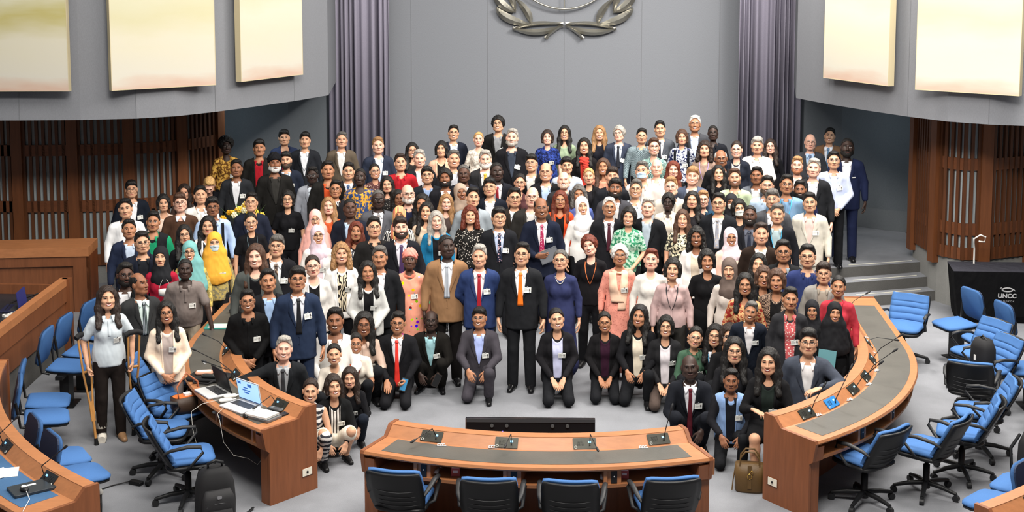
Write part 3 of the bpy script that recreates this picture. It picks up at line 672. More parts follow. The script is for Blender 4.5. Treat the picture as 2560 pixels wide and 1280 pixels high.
MB().ball((0, 0, .010), (.032, .055, .024), 0, 12).build('body', BLK, t); MB().tube([(0, .03, .03), (0, .045, .024)], .004, 6).build('wheel', GREYPL, t)
for i, (x, y, a, lb) in enumerate(((-2.99, 12.20, 30, 'white power adapter between the two laptops, farther one'), (-3.0, 12.08, 24, 'white power adapter between the two laptops, nearer one'))):
    t = thing('power_adapter', (x, y, Z), R(a), lb, 'adapter', 'white power adapters'); MB().prism(rrect(.13, .05, .018), 0, .03, I4, 0, .01, True).build('body', WHITE, t); MB().tube([(.06, 0, .015), (.10, .01, .012)], .006, 6).build('plug', WHITE, t)
for pts, lb in (([(-3.02, 12.14, .74), (-3.2, 11.98, .735), (-3.27, 11.86, .70), (-3.25, 11.82, .55), (-3.22, 11.84, .38), (-3.15, 11.86, .30), (-3.2, 11.9, .22), (-3.12, 11.88, .20)], 'white cable hanging in a knot under the left desk edge'),
                ([(-2.95, 12.0, .74), (-2.98, 11.72, .735), (-2.93, 11.62, .70), (-2.90, 11.62, .5), (-2.82, 11.66, .36), (-2.70, 11.72, .31), (-2.62, 11.75, .24), (-2.55, 11.72, .33), (-2.52, 11.62, .45), (-2.47, 11.53, .58)], 'long white cable sagging below the lit laptop to the desk end outlet')):
    tag(MB().tube(pts, .0024, 6).build('cable', mat('b9b6ae', .6)), lb, 'cable', 'loose cables')
t = thing('document_folder', (-3.80, 14.63, Z), R(6), 'teal folder with papers on the left desk beside the leaning hand', 'folder')
MB().box(-.14, .14, -.10, .10, 0, .012).build('cover', mat('3f9a8e', .5), t); MB().box(-.10, .15, -.09, .07, .012, .018).build('papers', WHITE, t)
t = thing('carry_case', (-3.72, 15.25, Z), R(-15), 'black zipped case on the left desk under the yellow headscarf', 'case')
MB().prism(rrect(.22, .13, .04), 0, .05, I4, 0, .015, True).build('body', BLKF, t); MB().tube([(-.09, -.066, .03), (.09, -.066, .03)], .003, 5).build('zip', GREYPL, t)
# clear plastic card clips on every pad, white earpieces on the shelves
def clip(x, y, a, lb):
    t = thing('cable_clip', (x, y, Z), R(a), lb, 'clip', 'clear plastic earpiece clips on the desks'); g = MB()
    for k in range(3): g.tube([(-.035 + .022 * k, -.012, .002), (-.035 + .022 * k, -.005, .018), (-.02 + .022 * k, .006, .018), (-.018 + .022 * k, .012, .002)], .004, 5)
    g.build('clip_loops', mat('d7d8da', .15), t); MB().box(-.04, .04, -.012, .012, 0, .004).build('clip_base', mat('a9abad', .2), t)
for (x, y), lb in zip(((-.81, 11.05), (-.36, 11.03), (.24, 11.05), (.94, 11.10)), ('leftmost of four', 'second of four', 'third of four', 'rightmost of four')): clip(x, y, 4, 'clear clip on the centre desk pad, ' + lb)
for (x, y), lb in zip(((2.60, 12.02), (2.97, 12.47), (3.25, 12.95), (3.43, 13.41), (3.52, 14.03), (3.56, 14.6)), ('nearest the desk end', 'by the bright blue plate', 'third from the desk end', 'fourth from the desk end', 'fifth from the desk end', 'farthest, by the red jacket')): clip(x, y, 40, 'clear clip on the right desk pad, ' + lb)
clip(-3.56, 13.28, -60, 'clear clip on the left desk pad near the hanging microphones')
def earpiece(x, y, a, lb):
    t = thing('earpiece', (x, y, .557), R(a), lb, 'earpiece', 'white earpieces on the desk shelves'); MB().prism(rrect(.05, .09, .018), 0, .03, I4, 0, .008, True).build('body', CREAMP, t); MB().tube([(0, .03, .03), (.02, .06, .03), (.05, .05, .02)], .003, 5).build('cord', WHITE, t)
for (x, y), a, lb in zip(((-.84, 10.87), (-.15, 10.77), (.59, 10.82), (2.99, 12.02), (3.36, 12.56), (3.63, 13.18), (-3.13, 12.23)), (0, 0, 0, 45, 50, 65, -50), ('centre desk shelf, leftmost of three', 'centre desk shelf, middle one', 'centre desk shelf, rightmost of three', 'right desk shelf, nearest the desk end', 'right desk shelf, second from the end', 'right desk shelf, third from the end', 'left desk shelf edge')):
    earpiece(x, y, a, 'white earpiece on the ' + lb)
for x, y, lb in ((-.665, 10.80, 'red and white leaflet standing in the centre desk shelf, left one'), (.77, 10.83, 'red and white leaflet standing in the centre desk shelf, right one')):
    t = thing('leaflet', (x, y, .557), R(2), lb, 'leaflet', 'leaflets in the desk shelf'); MB().box(-.037, .037, -.004, .004, 0, .118).build('card', mat('a8504c', .4), t)
    MB().box(-.03, .03, -.0055, -.004, .07, .112).box(-.02, .02, -.0055, -.004, .03, .05).build('print', mat('d9d2d0', .5), t)
# bottom-left desk
t = thing('laptop', (-3.97, 9.92, Z), R(40), 'closed dark laptop with a white sticker on the bottom left desk', 'laptop', 'laptops on the desks')
MB().prism(rrect(.34, .23, .012), 0, .022, I4, 0, .003).build('body', mat('2c3238', .35), t); MB().box(-.03, .04, .03, .06, .022, .023).build('sticker', WHITE, t)
t = thing('computer_mouse', (-4.0, 9.84, Z + .023), R(40), 'white topped mouse on the closed dark laptop', 'mouse', 'computer mice')
MB().ball((0, 0, .012), (.032, .055, .022), 0, 12).build('body', BLK, t); MB().ball((0, .008, .02), (.024, .038, .018), 0, 12).build('shell', WHITE, t); MB().tube([(0, -.05, .01), (-.02, -.2, 0), (-.12, -.36, -.02)], .003, 5).build('cord', WHITE, t)
for i, (x, y, a, lb) in enumerate(((-4.38, 10.22, 20, 'white paper sheet on the bottom left desk, upper one'), (-4.42, 10.16, 48, 'white paper sheet on the bottom left desk, lower one'))):
    t = thing('paper_sheet', (x, y, Z + .004 * i), R(a), lb, 'paper', 'papers on the bottom left desk'); MB().box(-.15, .15, -.105, .105, 0, .002).build('sheet', mat('eceae4', .8), t)
# floor things at left
t = thing('power_brick', (-3.80, 11.80, 0), R(-20), 'black power brick on the carpet beside the backpack chair', 'adapter'); MB().prism(rrect(.14, .06, .01), 0, .035, I4, 0, .006).build('body', BLK, t)
tag(MB().tube([(-3.87, 11.82, .02), (-4.0, 11.75, .008), (-4.1, 11.62, .008), (-4.05, 11.5, .008), (-4.12, 11.42, .01), (-4.15, 11.36, .3)], .006, 6).build('cable', BLK), 'black cable from the power brick to the row seat', 'cable', 'loose cables')
t = thing('seat_control_box', (-3.86, 10.95, 0), R(20), 'black box with a white knob under the nearest row seats at bottom left', 'box'); MB().box(-.05, .05, -.12, .12, .10, .22).box(-.02, .02, -.02, .02, 0, .1).build('body', BLK, t); MB().ball((.03, .1, .23), .035).build('knob', WHITE, t)
# crutches
def crutch(foot, top, lb):
    t = thing('crutch', (0, 0, 0), 0, lb, 'crutch', 'wooden underarm crutches'); foot = Vector(foot); top = Vector(top); M = along(foot, top); L = (top - foot).length
    wd = mat('c08a4e', .45, 'wood')
    MB().tube([M @ Vector((0, 0, .04)), M @ Vector((0, 0, .45))], .014, 8).build('extension', wd, t)
    for s in (-1, 1): MB().tube([M @ Vector((s * .014, 0, .25)), M @ Vector((s * .018, 0, .42)), M @ Vector((s * .05, 0, .75)), M @ Vector((s * .06, 0, L))], .0115, 8).build('side_rail', wd, t)
    MB().tube([M @ Vector((-.05, 0, .76)), M @ Vector((.05, 0, .76))], .014, 8).build('hand_grip', wd, t)
    MB().tube([M @ Vector((-.085, 0, L - .01)), M @ Vector((-.04, 0, L + .012)), M @ Vector((.04, 0, L + .012)), M @ Vector((.085, 0, L - .01))], .028, 10).build('underarm_pad', BLKF, t)
    MB().tube([M @ Vector((0, 0, 0)), M @ Vector((0, 0, .02)), M @ Vector((0, 0, .07))], [.024, .022, .017], 10).build('rubber_tip', BLK, t)
crutch((-4.55, 12.78, .0), (-4.69, 12.86, 1.12), 'wooden crutch with black pad, left one under the pale blue shirt arm')
crutch((-4.27, 13.08, .0), (-4.20, 12.98, 1.12), 'wooden crutch with black pad, right one beside the charcoal suit')
# bags
t = thing('backpack', (-2.82, 11.04, 0), R(28), 'black backpack standing on the carpet before the left desk', 'backpack')
def rsec(w, d, z, y=0, n=20, p=3.2):
    return [(w / 2 * math.copysign(abs(math.cos(a)) ** (2 / p), math.cos(a)), y + d / 2 * math.copysign(abs(math.sin(a)) ** (2 / p), math.sin(a)), z) for a in [2 * math.pi * k / n for k in range(n)]]
def loft(secs, m=0):
    b = MB(); n = len(secs[0]); vs = [v for s in secs for v in s]; fs = [tuple(range(n - 1, -1, -1)), tuple((len(secs) - 1) * n + k for k in range(n))]
    for j in range(len(secs) - 1):
        for k in range(n): fs.append((j * n + k, j * n + (k + 1) % n, (j + 1) * n + (k + 1) % n, (j + 1) * n + k))
    return b.add(vs, fs, m, True)
loft([rsec(.30, .20, 0), rsec(.34, .24, .03), rsec(.35, .25, .2), rsec(.33, .23, .36), rsec(.26, .19, .46), rsec(.14, .12, .50)]).build('main_body', BLKF, t)
loft([rsec(.27, .06, .03, -.135), rsec(.29, .09, .06, -.145), rsec(.28, .09, .26, -.14), rsec(.22, .05, .33, -.125)]).build('front_pocket', mat('202022', .7, 'fabric'), t)
loft([rsec(.24, .05, .05, -.18), rsec(.25, .06, .09, -.185), rsec(.22, .05, .17, -.18)]).build('lower_pocket', BLKF, t)
MB().tube([(-.06, -.02, .49), (-.065, -.03, .54), (0, -.035, .565), (.065, -.03, .54), (.06, -.02, .49)], .014, 8).build('carry_handle', BLK, t)
MB().prism(rrect(.04, .026, .008), 0, .004, Matrix.Translation((0, -.188, .285)) @ Matrix.Rotation(R(86), 4, 'X')).build('badge_plate', mat('8f9093', .3, '', metal=.6), t)
g = MB()
for z, w_, y in ((.20, .11, -.187), (.12, .10, -.215), (.37, .12, -.10)): g.tube([(w_ * math.cos(a), y + .01 * abs(math.cos(a)), z + .03 * math.sin(a)) for a in [k * math.pi / 8 for k in range(9)]], .003, 4)
g.build('zip', mat('4a4b4d', .4), t)
for s in (-1, 1): MB().tube([(s * .1, .11, .46), (s * .13, .17, .3), (s * .14, .13, .05)], .02, 6, flat=.5).build('shoulder_strap', BLK, t)
MB().tube([(.15, -.05, .04), (.22, -.02, .02), (.30, .03, .015), (.36, .10, .02)], .014, 6, flat=.5).build('side_strap', BLK, t)
t = thing('tote_bag', (1.97, 11.98, 0), R(-8), 'brown leather tote bag with gold clasp on the floor at the right desk end', 'bag')
LB = mat('5a4426', .5, 'leather')
loft([rsec(.25, .12, 0), rsec(.27, .14, .02), rsec(.28, .14, .15), rsec(.27, .11, .27)]).build('body', LB, t)
for y in (-.045, .045): MB().tube([(-.09, y, .25), (-.085, y, .33), (-.04, y, .39), (.04, y, .39), (.085, y, .33), (.09, y, .25)], .009, 6).build('handle', LB, t)
MB().box(-.018, .018, -.082, -.072, .05, .27).build('closing_strap', LB, t); MB().tube([(.02 * math.cos(a), -.085, .17 + .025 * math.sin(a)) for a in [k * math.pi / 6 for k in range(13)]], .004, 5).tube([(.02 + .012 * math.cos(a), -.085, .215 + .012 * math.sin(a)) for a in [k * math.pi / 6 for k in range(13)]], .003, 5).build('clasp', mat('d0a85a', .25, '', metal=1.), t)
MB().tube([(-.13, 0, .25), (-.15, -.03, .12), (-.16, -.06, .02)], .006, 5).build('shoulder_strap', LB, t)
t = thing('handbag', (-3.50, 12.50, .48), R(40), 'brown leather handbag with orange lining lying on a swivel chair', 'bag')
loft([rsec(.30, .16, 0), rsec(.34, .2, .05), rsec(.35, .18, .16)]).build('body', mat('3a2a20', .5, 'leather'), t); MB().prism(rrect(.30, .13, .05), .155, .165, I4).build('lining', mat('c4682f', .6, 'leather'), t); MB().box(-.04, .03, -.03, .03, .165, .185).build('tissue', WHITE, t)
MB().tube([(-.12, -.06, .15), (-.13, -.05, .28), (-.03, -.04, .40), (.08, -.05, .30), (.1, -.06, .15)], .011, 8).build('handle', mat('9a5a3c', .5), t)
t = thing('backpack', (4.80, 14.42, .48), R(-70), 'black backpack sitting on a swivel chair at right', 'backpack')
loft([rsec(.28, .18, 0), rsec(.3, .2, .05), rsec(.29, .19, .22), rsec(.2, .14, .31)]).build('main_body', BLKF, t); MB().tube([(-.05, 0, .31), (0, -.01, .35), (.05, 0, .31)], .01, 6).build('carry_handle', BLK, t); MB().box(-.02, .01, -.104, -.098, .08, .14).build('tag', WHITE, t)
t = thing('backpack', tuple(pol(5.40, 52.6, .47)), R(40), 'black backpack with yellow green tab on a row seat at the bottom right edge', 'backpack')
loft([rsec(.3, .2, 0), rsec(.33, .22, .05), rsec(.31, .2, .34), rsec(.2, .14, .45)]).build('main_body', BLKF, t); MB().box(-.14, -.12, -.115, -.10, .15, .19).build('tab', mat('b9d23c', .5), t); MB().tube([(-.1, .08, .42), (-.17, .12, .3), (-.17, .1, .06)], .02, 6, flat=.5).build('shoulder_strap', BLK, t)
# flowers behind the navy suit
t = thing('flower_arrangement', (-4.42, 18.18, 0), 0, 'yellow and cream flower arrangement on a stand in the left of the crowd', 'flowers')
MB().tube([(0, 0, 0), (0, 0, .02), (0, 0, .03), (0, 0, 1.1)], [.16, .16, .03, .03], 14).build('stand', BLK, t); MB().tube([(0, 0, 1.1), (0, 0, 1.15), (0, 0, 1.26)], [.06, .10, .12], 14).build('bowl', WHITE, t)
rn = random.Random(4)
for k in range(34):
    a = rn.uniform(0, 6.28); rr = rn.uniform(.02, .24); z = 1.30 + (.24 - rr) * .7 + rn.uniform(-.04, .05); c = (rr * math.cos(a) * 1.25, rr * math.sin(a) * .7, z); g = MB(); r_ = rn.uniform(.026, .040)
    for p_ in range(6): b_ = p_ * 1.047; g.ball((c[0] + r_ * .8 * math.cos(b_), c[1] - r_ * .3, c[2] + r_ * .8 * math.sin(b_)), (r_ * .55, r_ * .4, r_ * .55), 0, 8)
    g.ball((c[0], c[1] - r_ * .5, c[2]), r_ * .5, 0, 8); g.build('bloom', mat(rn.choice(('e8b52a', 'f0c84a', 'efe6c0', 'e0a020')), .6), t)
g = MB()
for k in range(40):
    a = rn.uniform(0, 6.28); rr = rn.uniform(.12, .3); p0 = Vector((rr * .5 * math.cos(a), rr * .4 * math.sin(a), 1.25)); p1 = Vector((rr * 1.2 * math.cos(a), rr * .8 * math.sin(a), 1.25 + rn.uniform(.02, .28))); s_ = Vector((-math.sin(a), math.cos(a), 0)) * .016
    g.add([p0, (p0 + p1) / 2 + s_, p1, (p0 + p1) / 2 - s_], [(0, 1, 2, 3)])
g.build('leaves', mat('4a6a34', .6), t)

# ------------------------------------------------------------------ implicit-surface toolkit for figures
def smin(a, b, k):
    h = np.clip(.5 + .5 * (b - a) / k, 0, 1); return b + (a - b) * h - k * h * (1 - h)
class Field:
    """smooth union of tapered capsules / ellipsoids sampled on a grid, meshed by surface nets"""
    def __init__(s, lo, hi, vox):
        s.lo = np.array(lo, float); s.vox = vox; s.n = np.ceil((np.array(hi) - s.lo) / vox).astype(int) + 1
        s.ax = [s.lo[i] + vox * np.arange(s.n[i]) for i in range(3)]; s.d = np.full(s.n, .2)
    def sl(s, lo, hi):
        r = []
        for i in range(3):
            a = int(max(0, math.floor((lo[i] - s.lo[i]) / s.vox))); b = int(min(s.n[i], math.ceil((hi[i] - s.lo[i]) / s.vox) + 1)); r.append(slice(a, max(a, b)))
        return tuple(r)
    def P(s, q): return np.stack(np.meshgrid(s.ax[0][q[0]], s.ax[1][q[1]], s.ax[2][q[2]], indexing='ij'), -1)
    def prim(s, p, k=.02, op='u'):
        """p = ('c',a,b,r1,r2,frame,ys) capsule or ('e',c,radii,frame)"""
        fr = p[-1] if isinstance(p[-1], tuple) and len(p[-1]) == 2 else None
        if p[0] == 'c': pts = [np.array(p[1], float), np.array(p[2], float)]; rad = max(p[3], p[4])
        else: pts = [np.array(p[1], float)]; rad = max(p[2])
        Rm, T = (np.eye(3), np.zeros(3)) if fr is None else fr
        W = [Rm @ q + T for q in pts]; m = rad + k + 2.5 * s.vox
        q = s.sl(np.min(W, 0) - m, np.max(W, 0) + m)
        X = s.P(q)
        if X.size == 0: return
        if fr is not None: X = (X - T) @ Rm
        if p[0] == 'c':
            ys = p[5]; X = X * np.array([1, 1 / ys, 1]); a = pts[0] * [1, 1 / ys, 1]; b = pts[1] * [1, 1 / ys, 1]
            ba = b - a; t = np.clip(((X - a) @ ba) / max(ba @ ba, 1e-9), 0, 1)
            d = np.linalg.norm(X - a - t[..., None] * ba, axis=-1) - (p[3] + (p[4] - p[3]) * t)
            d = d * (ys if ys < 1 else 1)
        else:
            rr = np.array(p[2], float); Z = (X - pts[0]) / rr; l = np.linalg.norm(Z, axis=-1); g = np.linalg.norm(Z / rr, axis=-1) + 1e-9
            d = l * (l - 1) / g
        if op == 'u': s.d[q] = smin(s.d[q], d, k)
        else: s.d[q] = -smin(-s.d[q], d, k)
    def cut(s, n, c):
        """remove the half space n.x > c"""
        X = s.P((slice(None),) * 3); s.d = np.maximum(s.d, X @ np.array(n, float) - c)
    def mesh(s):
        d = s.d; d[0] = np.maximum(d[0], .01); d[-1] = np.maximum(d[-1], .01); d[:, 0] = np.maximum(d[:, 0], .01); d[:, -1] = np.maximum(d[:, -1], .01); d[:, :, 0] = np.maximum(d[:, :, 0], .01); d[:, :, -1] = np.maximum(d[:, :, -1], .01)
        ins = d < 0; nx, ny, nz = d.shape
        acc = np.zeros((nx - 1, ny - 1, nz - 1, 3)); cnt = np.zeros((nx - 1, ny - 1, nz - 1))
        for ax in range(3):
            A = [slice(None)] * 3; B = [slice(None)] * 3; A[ax] = slice(0, -1); B[ax] = slice(1, None)
            d0, d1 = d[tuple(A)], d[tuple(B)]; cr = ins[tuple(A)] != ins[tuple(B)]
            idx = np.argwhere(cr); t = d0[cr] / (d0[cr] - d1[cr]); pos = idx.astype(float); pos[:, ax] += t
            o = [i for i in range(3) if i != ax]
            for u in (0, 1):
                for v in (0, 1):
                    c = idx.copy(); c[:, o[0]] -= u; c[:, o[1]] -= v
                    ok = (c[:, o[0]] >= 0) & (c[:, o[1]] >= 0) & (c[:, 0] < nx - 1) & (c[:, 1] < ny - 1) & (c[:, 2] < nz - 1)
                    np.add.at(acc, tuple(c[ok].T), pos[ok]); np.add.at(cnt, tuple(c[ok].T), 1)
        has = cnt > 0; ids = np.full(cnt.shape, -1, int); ids[has] = np.arange(has.sum())
        V = s.lo + s.vox * (acc[has] / cnt[has][:, None]); Q = []
        for ax in range(3):
            A = [slice(None)] * 3; B = [slice(None)] * 3; A[ax] = slice(0, -1); B[ax] = slice(1, None)
            a = ins[tuple(A)]; b = ins[tuple(B)]; idx = np.argwhere(a != b); flip = a[tuple(idx.T)]
            o = [(ax + 1) % 3, (ax + 2) % 3]
            ok = (idx[:, o[0]] > 0) & (idx[:, o[1]] > 0) & (idx[:, o[0]] < cnt.shape[o[0]]) & (idx[:, o[1]] < cnt.shape[o[1]]); idx = idx[ok]; flip = flip[ok]
            def cid(u, v):
                c = idx.copy(); c[:, o[0]] -= u; c[:, o[1]] -= v; return ids[tuple(c.T)]
            q = np.stack([cid(1, 1), cid(0, 1), cid(0, 0), cid(1, 0)], 1)
            q[~flip] = q[~flip][:, ::-1]; Q.append(q)
        return V, np.concatenate(Q)
def rm_verts(V, Q, T, dead):
    keep = ~dead; mp = np.cumsum(keep) - 1
    Q = Q[~dead[Q].any(1)]; T = T[~dead[T].any(1)] if len(T) else T
    return V[keep], mp[Q], (mp[T] if len(T) else T), mp
def loops(Q, T):
    E = {}
    for f in list(map(tuple, Q)) + list(map(tuple, T)):
        for i in range(len(f)): E[(f[i], f[(i + 1) % len(f)])] = 1
    nxt = {}
    for (a, b) in E:
        if (b, a) not in E: nxt[a] = b
    out = []; seen = set()
    for a in list(nxt):
        if a in seen: continue
        lp = [a]; seen.add(a); c = nxt[a]
        while c in nxt and c not in seen: lp.append(c); seen.add(c); c = nxt[c]
        if len(lp) > 4: out.append(lp)
    return out
def weld(V, Q, T, la, lb):
    """bridge two open boundary loops with a strip of triangles"""
    c = (V[la].mean(0) + V[lb].mean(0)) / 2; ax = V[lb].mean(0) - V[la].mean(0); ax /= np.linalg.norm(ax) + 1e-9
    u = np.cross(ax, [0.3, .9, .1]); u /= np.linalg.norm(u); v = np.cross(ax, u)
    lb = lb[::-1]
    def ang(l): q = V[l] - V[l].mean(0); return np.unwrap(np.arctan2(q @ v, q @ u))
    A, B = ang(la), ang(lb)
    sa = 1 if A[-1] > A[0] else -1
    if (1 if B[-1] > B[0] else -1) != sa: return T
    A = A * sa; B = B * sa
    i0 = int(np.argmin(np.mod(A, 2 * np.pi))); la = la[i0:] + la[:i0]; j0 = int(np.argmin(np.mod(B, 2 * np.pi))); lb = lb[j0:] + lb[:j0]
    n, m = len(la), len(lb); i = j = 0; tr = []
    while i < n or j < m:
        if j >= m or (i < n and (i + 1) / n <= (j + 1) / m): tr.append((la[(i + 1) % n], la[i % n], lb[j % m])); i += 1
        else: tr.append((lb[j % m], lb[(j + 1) % m], la[i % n])); j += 1
    tr = np.array(tr); return np.concatenate([T, tr]) if len(T) else tr
def rotx(a): c, s = math.cos(a), math.sin(a); return np.array([[1, 0, 0], [0, c, -s], [0, s, c]])
def roty(a): c, s = math.cos(a), math.sin(a); return np.array([[c, 0, s], [0, 1, 0], [-s, 0, c]])
def rotz(a): c, s = math.cos(a), math.sin(a); return np.array([[c, -s, 0], [s, c, 0], [0, 0, 1]])

# ------------------------------------------------------------------ head (local frame = standing figure, chin .. crown = 1.495 .. 1.72)
PIV = np.array([0, .01, 1.50])
def head_field(sx):
    f = Field((-.12, -.15, 1.43), (.12, .14, 1.75), .0068); j = 1.0 if sx == 'm' else .94
    P = f.prim
    P(('c', (0, .02, 1.40), (0, .012, 1.55), (.052 if sx == 'm' else .045), (.049 if sx == 'm' else .043), 1.0), .02)
    P(('e', (0, .018, 1.628), (.074, .092, .092)), .02); P(('e', (0, -.022, 1.578), (.064 * j, .068, .08)), .03)
    P(('e', (0, -.060, 1.517), (.027 * j, .026, .022)), .03)
    for s in (-1, 1):
        P(('e', (s * .035, -.052, 1.572), (.026, .032, .024)), .02)
        P(('c', (s * .052 * j, -.01, 1.535), (s * .02, -.06, 1.512), .024, .02, 1.0), .025)
        P(('e', (s * .031, -.102, 1.606), (.017, .020, .0115)), .012, 's')
        P(('e', (s * .078, .012, 1.592), (.011, .021, .033)), .006)
        P(('e', (s * .014, -.094, 1.568), (.0095, .012, .009)), .006)
    P(('c', (-.036, -.083, 1.627), (.036, -.083, 1.627), .011, .011, 1.0), .014)
    P(('c', (0, -.092, 1.612), (0, -.108, 1.572), .007, .0125, 1.0), .010)
    P(('c', (-.018, -.084, 1.540), (.018, -.084, 1.540), .009, .009, 1.0), .012)
    return f
def march(prims, xs, zs, k=.03, y0=-.45):
    """front surface y(x,z) of a set of primitives by sphere tracing along +y"""
    X, Z = np.meshgrid(xs, zs, indexing='ij'); Y = np.full(X.shape, y0)
    for _ in range(60):
        Pt = np.stack([X, Y, Z], -1); d = np.full(X.shape, 1.)
        for p in prims:
            if p[0] == 'c':
                ys = p[5]; Q = Pt * np.array([1, 1 / ys, 1]); a = np.array(p[1]) * [1, 1 / ys, 1]; b = np.array(p[2]) * [1, 1 / ys, 1]; ba = b - a
                t = np.clip(((Q - a) @ ba) / max(ba @ ba, 1e-9), 0, 1); e = (np.linalg.norm(Q - a - t[..., None] * ba, axis=-1) - (p[3] + (p[4] - p[3]) * t)) * (ys if ys < 1 else 1)
            else:
                rr = np.array(p[2]); q = (Pt - np.array(p[1])) / rr; l = np.linalg.norm(q, axis=-1); e = l * (l - 1) / (np.linalg.norm(q / rr, axis=-1) + 1e-9)
            d = smin(d, e, k)
        Y = Y + np.clip(d, -.02, .05) * .8
        Y = np.minimum(Y, .2)
    return Y
class Surf:
    def __init__(s, xs, zs, Y): s.xs, s.zs, s.Y = xs, zs, Y
    def __call__(s, x, z):
        x = np.asarray(x, float); z = np.asarray(z, float); n, m = s.Y.shape
        u = np.clip((x - s.xs[0]) / (s.xs[1] - s.xs[0]), 0, n - 1.001); v = np.clip((z - s.zs[0]) / (s.zs[1] - s.zs[0]), 0, m - 1.001)
        i = u.astype(int); j = v.astype(int); a = u - i; b = v - j; Y = s.Y
        return Y[i, j] * (1 - a) * (1 - b) + Y[i + 1, j] * a * (1 - b) + Y[i, j + 1] * (1 - a) * b + Y[i + 1, j + 1] * a * b
def patch(X, Z, surf, off, th=.008):
    """raised sheet lying on a front surface; X,Z are (n,m) grids"""
    n, m = X.shape; Y = surf(X, Z) - off
    top = np.stack([X, Y, Z], -1).reshape(-1, 3); idx = np.arange(n * m).reshape(n, m)
    q = np.stack([idx[:-1, :-1], idx[1:, :-1], idx[1:, 1:], idx[:-1, 1:]], -1).reshape(-1, 4)
    rim = np.concatenate([idx[0, :], idx[1:, -1], idx[-1, -2::-1], idx[-2:0:-1, 0]])
    low = top[rim] + [0, th, 0]; k = len(rim); li = n * m + np.arange(k); r2 = np.roll(rim, -1); l2 = np.roll(li, -1)
    q2 = np.stack([rim, r2, l2, li], -1)
    return np.concatenate([top, low]), np.concatenate([q, q2])
def strip(z0, z1, xl, xr, n=8, m=5):
    z = np.linspace(z0, z1, n); v = np.linspace(0, 1, m); L = np.array([xl(t) for t in np.linspace(0, 1, n)]); Rr = np.array([xr(t) for t in np.linspace(0, 1, n)])
    return L[:, None] * (1 - v) + Rr[:, None] * v, np.repeat(z[:, None], m, 1)
def hstrip(x0, x1, zb, zt, n=9, m=3):
    x = np.linspace(x0, x1, n); u = np.linspace(0, 1, n); v = np.linspace(0, 1, m); B = np.array([zb(t) for t in u]); Tp = np.array([zt(t) for t in u])
    return np.repeat(x[:, None], m, 1), B[:, None] * (1 - v) + Tp[:, None] * v
def lerp_pts(*p):
    p = np.array(p); return lambda t: float(np.interp(t, np.linspace(0, 1, len(p)), p)) if p.ndim == 1 else float(np.interp(t, p[:, 0], p[:, 1]))
HEAD = {}
for sx in 'mf':
    f = head_field(sx); V, Q = f.mesh()
    dead = V[:, 2] < 1.448; V, Q, T, _ = rm_verts(V, Q, np.zeros((0, 3), int), dead)
    xs = f.ax[0]; zs = f.ax[2]; Y = np.full((len(xs), len(zs)), .1)
    for i in range(len(xs)):
        for j in range(len(zs)):
            c = f.d[i, :, j]; k = np.argmax(c < 0)
            if c[k] < 0 and k > 0: Y[i, j] = f.ax[1][k - 1] + f.vox * c[k - 1] / (c[k - 1] - c[k])
    HEAD[sx] = (V, Q, Surf(xs, zs, Y))
def face_parts(sx, smile, wide):
    """[(V,Q,slot)] slots: 1 eye white, 2 iris, 3 brow, 4 lips, 5 teeth"""
    S = HEAD[sx][2]; out = []
    hh = {0: .0048, 1: .0036, 2: .0062}[wide if not smile else max(0, wide - 0)]
    if smile and wide != 2: hh *= .8
    for s in (-1, 1):
        c = s * .0315; e = lambda t, k: 1.6065 + k * hh * math.sqrt(max(0, 1 - (2 * t - 1) ** 2))
        out.append((*patch(*hstrip(c - .0155, c + .0155, lambda t: e(t, -1), lambda t: e(t, 1)), S, .0015, .004), 1))
        r = min(.0062, hh * 1.15); out.append((*patch(*hstrip(c - .0062, c + .0062, lambda t: 1.6065 - min(hh * .95, .0062 * math.sqrt(max(0, 1 - (2 * t - 1) ** 2))), lambda t: 1.6065 + min(hh * .95, .0062 * math.sqrt(max(0, 1 - (2 * t - 1) ** 2))), 7), S, .003, .003), 2))
        out.append((*patch(*hstrip(c - .0165, c + .0165, lambda t: e(t, .85) - .0002, lambda t: e(t, 1) + .0026), S, .0032, .004), 2))
        th = .0042 if sx == 'm' else .0030
        z0 = 1.6265; a, b = (c - .018, c + .021) if s > 0 else (c - .021, c + .018)
        g = (lambda t: (1 - t) if s < 0 else t)
        out.append((*patch(*hstrip(a, b, lambda t: z0 + .005 * math.sin(math.pi * min(1, .12 + .75 * g(t))) - th * (1 - .5 * g(t)), lambda t: z0 + .005 * math.sin(math.pi * min(1, .12 + .75 * g(t))) + th * (1 - .7 * g(t))), S, .0022, .005), 3))
    if smile:
        cv = lambda t: .0075 * (2 * t - 1) ** 2
        tp = lambda t: math.sqrt(max(0, 1 - (2 * t - 1) ** 2))
        out.append((*patch(*hstrip(-.027, .027, lambda t: 1.536 + cv(t) - .0095 * tp(t), lambda t: 1.543 + cv(t) + .0045 * tp(t), 11, 4), S, .002, .006), 4))
        out.append((*patch(*hstrip(-.021, .021, lambda t: 1.5385 + cv(t) - .0042 * tp(t), lambda t: 1.5410 + cv(t) + .0022 * tp(t), 9), S, .0035, .004), 5))
    else:
        tp = lambda t: math.sqrt(max(0, 1 - (2 * t - 1) ** 2))
        out.append((*patch(*hstrip(-.023, .023, lambda t: 1.5395 - .0075 * tp(t), lambda t: 1.5400 + .0055 * tp(t), 11, 4), S, .002, .006), 4))
        out.append((*patch(*hstrip(-.021, .021, lambda t: 1.5393, lambda t: 1.5393 + .0013 * tp(t), 9), S, .0034, .004), 2))
    return out

